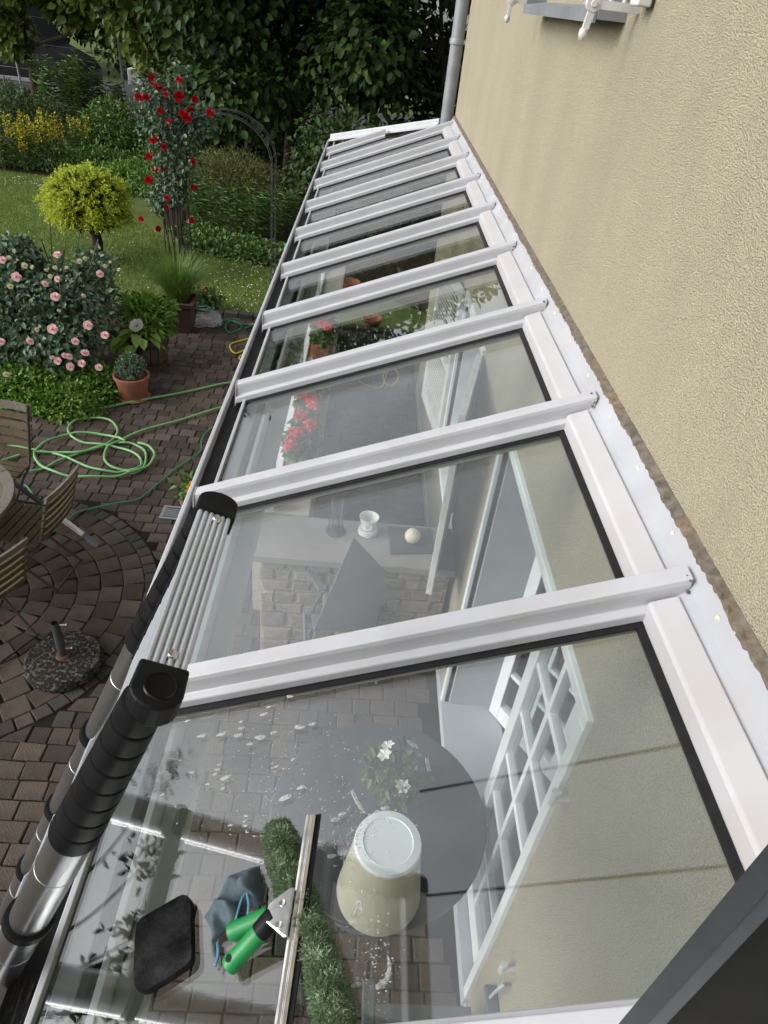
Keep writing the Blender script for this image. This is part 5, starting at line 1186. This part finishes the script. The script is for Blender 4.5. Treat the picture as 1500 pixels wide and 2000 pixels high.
stems(cr_, c, [c + np.array([random.uniform(-.25, .25), random.uniform(-.2, .2), random.uniform(1.4, 2.5)]) for _ in range(9)], .010, M['bark'])
V_ = lambda x, y, z: (c[0] + x, c[1] + y, z)
foliage("foliage", 2600, [(V_(0, 0, 1.95), (.42, .36, .40)), (V_(.30, .1, 2.05), (.36, .3, .25)), (V_(-.15, 0, 2.35), (.30, .28, .28)), (V_(.1, 0, 1.55), (.36, .34, .30)), (V_(0, 0, 1.2), (.28, .28, .3)), (V_(-.22, 0, 1.0), (.16, .2, .22)), (V_(.2, 0, 2.6), (.14, .14, .14))], .070, .045, M['rose_leaf'], cr_, .8, .2, .8)
for px, py, r in [(295, 150, .05), (350, 156, .05), (300, 165, .04), (311, 172, .06), (325, 184, .04), (350, 187, .07), (349, 195, .05), (272, 191, .07), (286, 190, .05), (380, 194, .05), (373, 215, .07), (364, 230, .08), (357, 222, .06), (410, 221, .06), (313, 217, .05), (330, 238, .05), (297, 274, .055), (306, 272, .04), (320, 287, .055), (291, 306, .055), (375, 316, .06), (303, 331, .045), (318, 330, .04), (356, 332, .028), (291, 352, .065), (379, 367, .055), (327, 387, .045), (326, 405, .04), (276, 428, .045), (309, 447, .05), (374, 431, .05), (323, 330, .035)]:
    d_ = ray(px, py); t = ((c[1] - .22 + random.uniform(-.12, .12)) - CAM[1]) / d_[1]; p = CAM + d_ * t
    put_rose(cr_, p, r * .9, 'red', unit(CAM - p) + rng.normal(size=3) * .35 + np.array([0, 0, .3]))
# rose arch
ar = thing("rose_arch", "thin black wire garden arch standing on the lawn", "garden arch", (-2.75, 10.9, 0))
M['wire'] = mat("grey_wire", (0.060, 0.062, 0.065), (0.09, 0.09, 0.092), 20, 0.45, metal=.3)
aw = .68; ax0 = -2.76
def hoop(y, m): 
    pts = [(ax0 + aw, y, 0), (ax0 + aw, y, .8), (ax0 + aw, y, 1.55)] + [(ax0 + aw * math.cos(t), y, 1.62 + .58 * math.sin(t)) for t in np.linspace(.1, math.pi - .1, 12)] + [(ax0 - aw, y, 1.55), (ax0 - aw, y, .8), (ax0 - aw, y, 0)]
    return spline(pts, 4)
for y in (10.62, 10.74, 11.02, 11.14):
    b = MB(); b.tube(hoop(y, 0), .006 if y in (10.62, 11.14) else .004, 6); b.build("hoop", M['wire'], ar, smooth=True)
H_ = hoop(10.62, 0)
for i in range(3, len(H_) - 2, 5):
    b = MB(); p = H_[i]; b.cone((p[0], 10.62, p[2]), (p[0], 11.14, p[2]), .005, .005, 6); b.build("cross_bar", M['wire'], ar)
# perennials and shrubs
def shrub(name, label, cat, base, blobs, n, ln, wd, m, droop=.2, up=.6, shell=.5, st=8, jit=.8, group=None):
    t = thing(name, label, cat, base, group); B = [((base[0] + q[0], base[1] + q[1], q[2]), q[3]) for q in blobs]
    foliage("foliage", n, B, ln, wd, m, t, shell, droop, up, zmin=-.02, jit=jit)
    stems(t, base, [np.array(q[0]) * np.array([1, 1, .9]) for q in B for _ in range(st)], .010, M['stem']); return t
def upright(name, label, cat, base, n, h, sp, ln, wd, m, per=34, group=None, flower=None):
    """clump of upright leafy stems"""
    t = thing(name, label, cat, base, group); P = []; D = []; b = MB(); tops = []
    for k in range(n):
        a = random.uniform(0, 2 * math.pi); r = math.sqrt(random.random()); q = np.array([base[0] + math.cos(a) * r * sp[0], base[1] + math.sin(a) * r * sp[1], 0]); hh = h * random.uniform(.75, 1.08); tip = q + np.array([math.cos(a) * r * .12, math.sin(a) * r * .12, hh]); b.tube([q, (q + tip) / 2 + rng.normal(size=3) * .015, tip], .005, 4, False); tops.append(tip)
        for j in range(per):
            s = .12 + .88 * j / per; P.append(q * (1 - s) + tip * s); a2 = j * 2.4 + k; D.append([math.cos(a2), math.sin(a2), .55 - .3 * (1 - s)])
    o = b.build("stem", M['stem'], t); o['kind'] = 'stuff'
    P = np.array(P); D = unit(np.array(D) + rng.normal(size=(len(P), 3)) * .2); V, F = leaves_geo(P, D, np.array([[0, 0, 1.]]) + rng.normal(size=(len(P), 3)) * .3, ln * rng.uniform(.6, 1.15, len(P)), wd, .15, .35); V = V - np.array(origin_of(t)); link_mesh("foliage", np_mesh("foliage", V, F, m), t, local=True)
    if flower:
        for tip in tops:
            k = 40; z = rng.uniform(0, 1, k) ** .8; u = rand_unit(k); Pq = np.array(tip) + np.array([0, 0, .05]) - np.array([0, 0, 1.]) * (z * flower[0])[:, None] + u * (.010 + .016 * z)[:, None]; V, F = leaves_geo(Pq, u + np.array([0, 0, .4]), rand_unit(k), .036, .030, .1, .1); V = V - np.array(origin_of(t)); link_mesh("flower_spike", np_mesh("flower_spike", V, F, M['yellow']), t, local=True)['kind'] = 'stuff'
    return t
pnt = lambda px, py: G(px, py, 0.0)
upright("loosestrife", "left clump of yellow loosestrife spikes at the lawn's far edge", "perennial", pnt(32, 326), 30, .95, (.55, .35), .11, .030, M['per1'], 22, "yellow loosestrife clumps", (.42,))
upright("loosestrife", "right clump of yellow loosestrife spikes in front of the lilies", "perennial", pnt(122, 322), 24, .95, (.62, .35), .11, .030, M['per1'], 22, "yellow loosestrife clumps", (.42,))
upright("lily_clump", "tall green lilies with narrow leaves rising in the middle of the border", "perennial", pnt(140, 268), 34, 1.75, (.75, .4), .20, .034, M['per1'], 44)
upright("lily_clump", "lower green lilies beside the tall ones towards the red rose", "perennial", pnt(215, 262), 18, 1.15, (.6, .4), .20, .032, M['per1'], 32)
shrub("grey_green_shrub", "grey green dense shrub behind the yellow loosestrife", "shrub", pnt(40, 285), [(-.3, 0, .75, (.85, .6, .55)), (.35, .1, .6, (.75, .6, .5))], 5200, .10, .035, M['per2'])
shrub("mid_green_shrub", "mid green leafy shrub beside the red climbing rose", "shrub", pnt(235, 325), [(0, 0, .75, (.75, .6, .55)), (.3, -.1, .45, (.6, .5, .4)), (-.5, 0, .5, (.5, .5, .4))], 5200, .11, .04, M['per1'])
shrub("low_green_plant", "low fresh green plants at the foot of the border by the obelisk", "perennial", pnt(262, 368), [(0, 0, .22, (.8, .6, .26)), (.7, -.2, .2, (.5, .5, .22))], 4200, .07, .035, M['cover'])
shrub("low_green_plant", "low green plants filling the border between the obelisk and the middle tree", "perennial", pnt(330, 392), [(0, .3, .28, (.8, .9, .34)), (-.3, 1.6, .35, (.9, .8, .4)), (.6, 1.0, .3, (.6, .7, .36))], 5200, .08, .035, M['per1'])
shrub("border_shrub", "dark low shrub under the loosestrife along the lawn", "shrub", pnt(90, 330), [(-1.3, 0, .2, (.7, .35, .3)), (0, .1, .22, (.9, .35, .3)), (1.2, .1, .22, (.8, .35, .3))], 5200, .09, .032, M['per1'])
shrub("golden_shrub", "olive gold feathery shrub beneath the wire arch", "shrub", G(455, 405), [(0, 0, .55, (.75, .55, .50)), (-.4, -.1, .5, (.5, .4, .4)), (.55, 0, .45, (.55, .5, .42))], 8000, .075, .016, M['olive'], 0, .5, .55)
upright("leafy_clump", "upright green leafy clump below the golden shrub", "perennial", G(470, 445), 60, .70, (.95, .7), .17, .022, M['per1'], 22)
o = foliage("ivy_cover", 5200, [((-3.1, 12.3, .0), (.75, .6, .16)), ((-2.4, 12.0, .0), (.7, .5, .15)), ((-3.6, 12.8, 0), (.5, .5, .14))], .07, .055, M['per1'], None, .5, 0, 1.2, zmin=-.02); tag(o, "ground cover leaves along the lawn below the leafy clump", "ground cover", kind='stuff')
for px, py, s, k in ((262, 520, .8, 0), (470, 330, 1.0, 1), (520, 420, .9, 2)):
    pass
# ------------------------------------------------------------------ trees
def tree(name, label, base, h, blobs, n, ln, wd, m, tr=.12, group="trees and tall bushes behind the garden", limbs=7, shell=.6):
    t = thing(name, label, "tree", base, group); B = [((base[0] + q[0], base[1] + q[1], q[2]), q[3]) for q in blobs]
    b = MB(); top = np.array([base[0], base[1], h * .75]); b.tube(spline([np.array(base) - np.array([0, 0, .1]), np.array(base) + np.array([.08, .05, h * .3]), top], 6), np.linspace(tr, tr * .3, 13), 9)
    b.build("trunk", M['bark'], t, smooth=True)
    for q in B[:limbs]:
        s = np.array(base) + np.array([.05, .03, h * random.uniform(.2, .45)]); b = MB(); b.tube(spline([s, (s + np.array(q[0])) / 2 + rng.normal(size=3) * .15, np.array(q[0])], 5), np.linspace(tr * .45, tr * .1, 11), 6); b.build("limb", M['bark'], t, smooth=True)
    foliage("crown", n, B, ln, wd, m, t, shell, .5, .7, zmin=.02, fold=.12)
    return t
def rblobs(k, x, y, z0, z1, r0, r1):
    return [(random.uniform(-x, x), random.uniform(-y, y), random.uniform(z0, z1), (random.uniform(r0, r1), random.uniform(r0, r1) * .8, random.uniform(r0, r1) * .8)) for _ in range(k)]
random.seed(21)
tree("hazel_tree", "large dark leafy tree in the middle behind the glass roof", (-2.6, 17.2, 0), 7.5, rblobs(14, 2.2, 1.4, 1.6, 6.2, .8, 1.5) + rblobs(7, 2.6, 1.2, 4.6, 6.5, .9, 1.4)[:0] + [(-1.2, -3.0, 5.4, (1.7, 1.5, .9)), (1.0, -3.4, 5.6, (1.7, 1.5, .9)), (-2.8, -2.2, 5.0, (1.5, 1.4, .9)), (2.4, -2.6, 6.0, (1.5, 1.6, 1.0)), (-4.2, -1.0, 5.6, (1.5, 1.4, .9))], 24000, .18, .13, M['tree1'])  # last blobs hang above the view, added to shade the bushes below
tree("hazel_tree", "dark leafy tree whose crown meets the downpipe", (.7, 16.2, 0), 7.0, rblobs(13, 1.9, 1.3, 1.0, 6.0, .8, 1.4), 15000, .18, .13, M['tree1'])
tree("lime_tree", "tree with paler overhanging leaves at the upper left", (-9.6, 21.0, 0), 7, rblobs(16, 3.4, .8, 2.75, 4.4, .45, .80) + [(3.4, .2, 1.8, (.75, .6, .7)), (-.4, .1, 2.0, (.6, .5, .55)), (4.3, .3, 2.4, (.8, .7, .8))], 15000, .19, .14, M['tree2'], limbs=5)
tree("lime_tree", "tree with paler leaf clusters left of the middle tree", (-5.6, 19.0, 0), 6.5, rblobs(12, 1.5, 1.0, 1.6, 5.6, .7, 1.2), 9000, .18, .13, M['tree2'])
tree("yew_bush", "low black green bush filling the gap beyond the arch", (-3.6, 18.6, 0), 3, rblobs(9, 1.9, .8, .4, 2.0, .7, 1.1), 9000, .12, .07, M['tree1'], .08)
tree("yew_bush", "low black green bush beyond the end of the glass roof", (-.6, 13.6, 0), 2.6, rblobs(9, 1.5, .9, .3, 1.6, .6, .95), 9000, .11, .07, M['tree1'], .08)
tree("yew_bush", "low black green bush behind the house corner", (1.8, 13.2, 0), 3.4, rblobs(8, 1.2, .9, .5, 2.4, .7, 1.0), 6000, .12, .08, M['tree1'], .08)
tree("tall_tree", "tall dark tree rising behind the middle tree", (-.8, 20.6, 0), 9.5, rblobs(14, 2.8, 1.2, 2.0, 8.2, 1.0, 1.7), 13000, .20, .14, M['tree1'])
tree("tall_tree", "tall dark tree far right behind the house", (3.6, 19.0, 0), 9, rblobs(12, 2.4, 1.4, 1.5, 7.5, 1.0, 1.7), 9000, .20, .14, M['tree1'])
tree("tall_tree", "far dark tree beyond the street behind the black van", (-17, 34, 0), 9, rblobs(14, 4.5, 1.2, 1.0, 7, 1.2, 2.0), 9000, .26, .19, M['tree1'])
tree("tall_tree", "far dark tree beyond the street between the van and the pale house", (-8.5, 33.5, 0), 9, rblobs(14, 4.2, 1.0, .9, 7, 1.2, 2.0), 9000, .26, .19, M['tree1'])
# ------------------------------------------------------------------ lawn grass and daisies
N = 90000; gx = rng.uniform(-10.5, -1.2, N); gy = rng.uniform(8.9, 16.6, N); PT = np.stack([gx, gy], 1)
keep = ~in_poly(PT, PATIO) & ~in_poly(PT, [(-20, 16.4), (-9, 16.0), (-5.6, 15.6), (-5.0, 13.6), (-3.8, 11.9), (-1.9, 11.4), (1.5, 9.5), (6, 9.5), (6, 22.8), (-20, 22.8)]) & ~in_poly(PT, [(-9, 6.1), (-4.2, 5.95), (-3.25, 6.35), (-3.35, 8.75), (-3.0, 9.3), (-5.2, 9.4), (-9, 8.8)]) & (gy > 9.25 + .0 * gx)
PT = PT[keep]; n = len(PT); a = rng.uniform(0, 2 * math.pi, n); hh = rng.uniform(.025, .06, n); B3 = np.c_[PT, np.full(n, -.05)]; s3 = np.c_[np.cos(a), np.sin(a), np.zeros(n)] * .006; lean = np.c_[rng.normal(size=(n, 2)) * .02, hh]
V = np.stack([B3 - s3, B3 + s3, B3 + lean], 1).reshape(-1, 3); F = np.arange(3 * n).reshape(-1, 3)
o = link_mesh("grass", np_mesh("grass", V, F, M['grass'])); tag(o, "short mown grass blades of the lawn", "grass", kind='stuff')
M['daisy'] = mat("daisy_white", (0.72, 0.72, 0.68), None, rough=.7)
pk = rng.choice(n, 420, p=(lambda w: w / w.sum())(np.exp(-((PT[:, 0] + 2.2) / .8) ** 2) + .10 + 2 * np.exp(-(((PT[:, 0] + 7.6) / .5) ** 2 + ((PT[:, 1] - 15.2) / .3) ** 2))))
b = MB()
for k in pk:
    b.lathe((PT[k, 0], PT[k, 1], .012), [(.011, 0), (.004, .004)], 6)
tag(b.build("daisies", M['daisy']), "white daisies scattered in the lawn", "daisies", kind='stuff')
# ------------------------------------------------------------------ fence, van, house beyond the trees
wf = thing("wire_fence", "thin wire fence with slim grey posts in front of the dark van", "fence", (-9.5, 22.4, 0))
for px in (40, 238):
    p = G(px + 8, 200, 0); t = 22.4 / p[1]; bx = CAM[0] + (p[0] - CAM[0]) * t; b = MB(); b.cone((bx, 22.4, 0), (bx - .05, 22.4, 2.6), .03, .03, 8); b.build("post", M['zinc'], wf, smooth=True)
for z in (.5, 1.1, 1.7, 2.3):
    b = MB(); b.cone((-16, 22.4, z), (-5, 22.4, z), .006, .006, 5); b.build("wire", M['zinc'], wf)
M['vanpaint'] = mat("black_car_paint", (0.005, 0.005, 0.006), (0.008, 0.008, 0.009), 5, 0.45, spec=.2)
M['tyre'] = mat("tyre_rubber", (0.012, 0.012, 0.012), (0.02, 0.02, 0.02), 30, 0.85)
M['carglass'] = mat("dark_car_glass", (0.010, 0.011, 0.013), None, rough=.06)
vn = thing("black_van", "black van parked beyond the wire fence at the upper left", "van", (-12.4, 26, 0))
x0, x1, yv0, yv1 = -15.2, -9.7, 25.0, 26.9
prof = [(x0, .45), (x0, 1.15), (x0 + .08, 2.25), (x0 + .4, 2.42), (x1 - 1.75, 2.40), (x1 - .95, 1.42), (x1 - .18, 1.10), (x1, .85), (x1, .42)]
b = MB(); R = []
for y, s in ((yv0, .985), (yv0 + .10, 1.0), (yv1 - .10, 1.0), (yv1, .985)): R.append([((x - (x0 + x1) / 2) * s + (x0 + x1) / 2, y + (0.16 if z > 1.9 and y == yv0 else 0) + (.05 if z > 1.3 and y == yv0 else 0), .42 + (z - .42) * (s if z > 1 else 1)) for x, z in prof])
b.ring_loft(R); b.build("body", M['vanpaint'], vn, bevel=.03)
for a0, a1 in ((x0 + .3, x0 + 1.7), (x0 + 1.85, x0 + 3.2), (x1 - 2.15, x1 - 1.45)):
    b = MB(); b.prism([(a0, yv0 + .035, 1.40), (a1, yv0 + .035, 1.40), (a1 - (.35 if a1 > x1 - 2 else 0), yv0 + .105, 2.12), (a0, yv0 + .105, 2.12)], (0, .02, 0)); b.build("window", M['carglass'], vn)
b = MB(); b.box((x0 + .2, yv0 - .02, .45), (x1 - .9, yv0 + .02, .56)); b.build("side_sill", M['zinc'], vn, bevel=.01)
for wx in (x0 + 1.0, x1 - .95):
    b = MB(); b.lathe((wx, yv0 - .02, .34), [(.20, 0), (.33, .01), (.34, .06), (.34, .22), (.2, .23)], 24, axis=(0, 1, 0)); w_ = b.build("wheel", M['tyre'], vn, smooth=True)
    b = MB(); b.lathe((wx, yv0 - .03, .34), [(.02, 0), (.19, .004), (.19, .03)], 18, axis=(0, 1, 0)); b.build("rim", M['zinc'], w_, smooth=True)
M['paleh'] = mat("pale_render", (0.50, 0.50, 0.49), (0.44, 0.44, 0.43), 3, .9)
M['tile'] = mat("roof_tile", (0.10, 0.05, 0.04), (0.14, 0.08, 0.06), 6, .8)
nh = thing("neighbour_house", "pale house glimpsed through the trees beyond the street", "house", (2, 38, 0))
b = MB(); b.box((-9, 36, 0), (12, 46, 5.5)); b.build("wall", M['paleh'], nh)
b = MB(); b.prism([(-9.6, 35.4, 5.5), (-9.6, 46.6, 5.5), (-9.6, 41, 9.5)], (22.2, 0, 0)); b.build("roof", M['tile'], nh)
for x in (-7.5, -4.5, -1.5, 1.5, 4.5, 7.5):
    for z in (.9, 3.4):
        b = MB(); b.box((x, 35.94, z), (x + 1.1, 35.995, z + 1.4)); f_ = b.build("window", M['joinery'], nh); b = MB(); b.box((x + .08, 35.92, z + .08), (x + 1.02, 35.935, z + 1.32)); b.build("pane", M['carglass'], f_)
tree("tall_tree", "far dark tree between the other two beyond the street", (-13, 32.6, 0), 9, rblobs(14, 3.2, .8, .5, 6, 1.1, 1.8), 8000, .26, .19, M['tree1'])
M['carwhite'] = mat("white_car_paint", (0.62, 0.62, 0.63), None, rough=.3)
wc = thing("white_car", "white car glimpsed between the leaves right of the black van", "car", (-7, 28.6, 0))
b = MB(); x0, x1 = -9.2, -5.1; pr = [(x0, .35), (x0, .85), (x0 + .9, .98), (x0 + 1.5, 1.45), (x1 - 1.2, 1.47), (x1 - .3, 1.02), (x1, .9), (x1, .35)]
b.ring_loft([[(x, yy, z - (.0 if 28.0 < yy < 29.3 else .02)) for x, z in pr] for yy in (27.8, 27.95, 29.35, 29.5)]); b.build("body", M['carwhite'], wc, bevel=.04)
for a, c in ((x0 + 1.15, x0 + 2.1), (x0 + 2.2, x1 - 1.0)):
    b = MB(); b.prism([(a, 27.785, 1.0), (c, 27.785, 1.0), (c - .12, 27.785, 1.38), (a + .25, 27.785, 1.38)], (0, .01, 0)); b.build("window", M['carglass'], wc)
for wx in (x0 + .8, x1 - .8):
    b = MB(); b.lathe((wx, 27.77, .32), [(.2, 0), (.31, .01), (.32, .05), (.32, .2)], 20, axis=(0, 1, 0)); b.build("wheel", M['tyre'], wc, smooth=True)
# yellow flowers at the gutter, leafy branch above the left side
c = G(380, 950, 1.2); yf = thing("yellow_flower_pot", "orange yellow flowers in a hanging pot at the ladder's head", "hanging plant", c)
b = MB(); b.lathe(c - np.array([0, 0, .22]), [(.07, 0), (.10, .14), (.11, .16), (.09, .16), (.02, .14)], 20); b.build("pot", M['terra'], yf, smooth=True)
foliage("foliage", 160, [((c[0], c[1], c[2]), (.12, .12, .08))], .06, .03, M['leafg'], yf, .8)
M['orange'] = leaf_mat("orange_petal", (0.75, 0.32, 0.01), (0.80, 0.45, 0.02), .6, .2)
for px, py in ((376, 952), (384, 945), (391, 938), (378, 960), (500, 996)):
    p = G(px, py, 1.3) if px < 450 else G(px, py, .9); flower(p, unit(CAM - p), .04, M['orange'], yf)
def twig(base, tip, n, label):
    t = thing("leafy_branch", label, "branch", base, "leafy branches reaching over the eave"); b = MB(); s = spline([base, along(base, tip, .5) + np.array([0, 0, .12]), tip], 8); b.tube(s, np.linspace(.016, .004, len(s)), 6); b.build("branch", M['bark'], t, smooth=True)
    i = rng.integers(len(s) // 3, len(s), n); P = s[i] + rng.normal(size=(n, 3)) * .10; V, F = leaves_geo(P, rand_unit(n) + np.array([0, 0, -.5]), rand_unit(n), rng.uniform(.07, .12, n), .04, .15, .2); V = V - np.array(origin_of(t)); link_mesh("foliage", np_mesh("foliage", V, F, M['tree1']), t, local=True); return t

tw = thing("reflection_tree", "unseen sparse leafy tree added beside the eave so its twigs mirror in the nearest pane", "tree", (-3.9, .7, 0))  # out of view, added for the twig reflections on the glass
b = MB(); b.tube(spline([(-3.9, .7, -.05), (-3.8, .8, 1.6), (-3.5, 1.2, 3.3), (-3.2, 1.5, 3.9)], 6), np.linspace(.06, .012, 19), 8); b.build("trunk", M['bark'], tw, smooth=True)
for q, n in (((-3.0, 1.82, 3.68), 85), ((-3.1, 1.50, 3.78), 100), ((-3.1, 1.20, 3.82), 70), ((-2.95, 2.25, 3.60), 45), ((-3.5, 1.4, 3.9), 90)):
    s = spline([(-3.55, 1.15, 3.2), along((-3.55, 1.15, 3.2), q, .55) + np.array([0, 0, .08]), np.array(q)], 6); b = MB(); b.tube(s, np.linspace(.014, .003, len(s)), 5); b.build("branch", M['bark'], tw, smooth=True)
    P = np.array(q) + rng.normal(size=(n, 3)) * np.array([.085, .06, .06]); V, F = leaves_geo(P, rand_unit(n) + np.array([.2, 0, -.4]), rand_unit(n), rng.uniform(.045, .075, n), .024, .15, .2); V = V - np.array(origin_of(tw)); link_mesh("foliage", np_mesh("foliage", V, F, M['tree1']), tw, local=True)
def mirror(px, py, z):
    P = RP(px, py); d = ray(px, py); d = d - 2 * (d @ RN) * RN; return P + d * ((z - P[2]) / d[2])
for (a, c), lb in ((((820, 1545), (1350, 1450)), "farther unseen thin dark rod, added for its mirrored line in the nearest pane"), (((820, 1750), (1420, 1690)), "nearer unseen thin dark rod, added for its mirrored line in the nearest pane")):
    p, q = mirror(*a, 5.2), mirror(*c, 5.2); d = (q - p) / (q[0] - p[0]); e = p + d * (WX - p[0])
    b = MB(); b.cone(p, e, .009, .009, 8); tag(b.build("reflection_rod", M['blk'], smooth=True), lb, "rod", "unseen rods added for their reflections")  # unseen rods in place of overhead cables, added for their mirrored dark lines
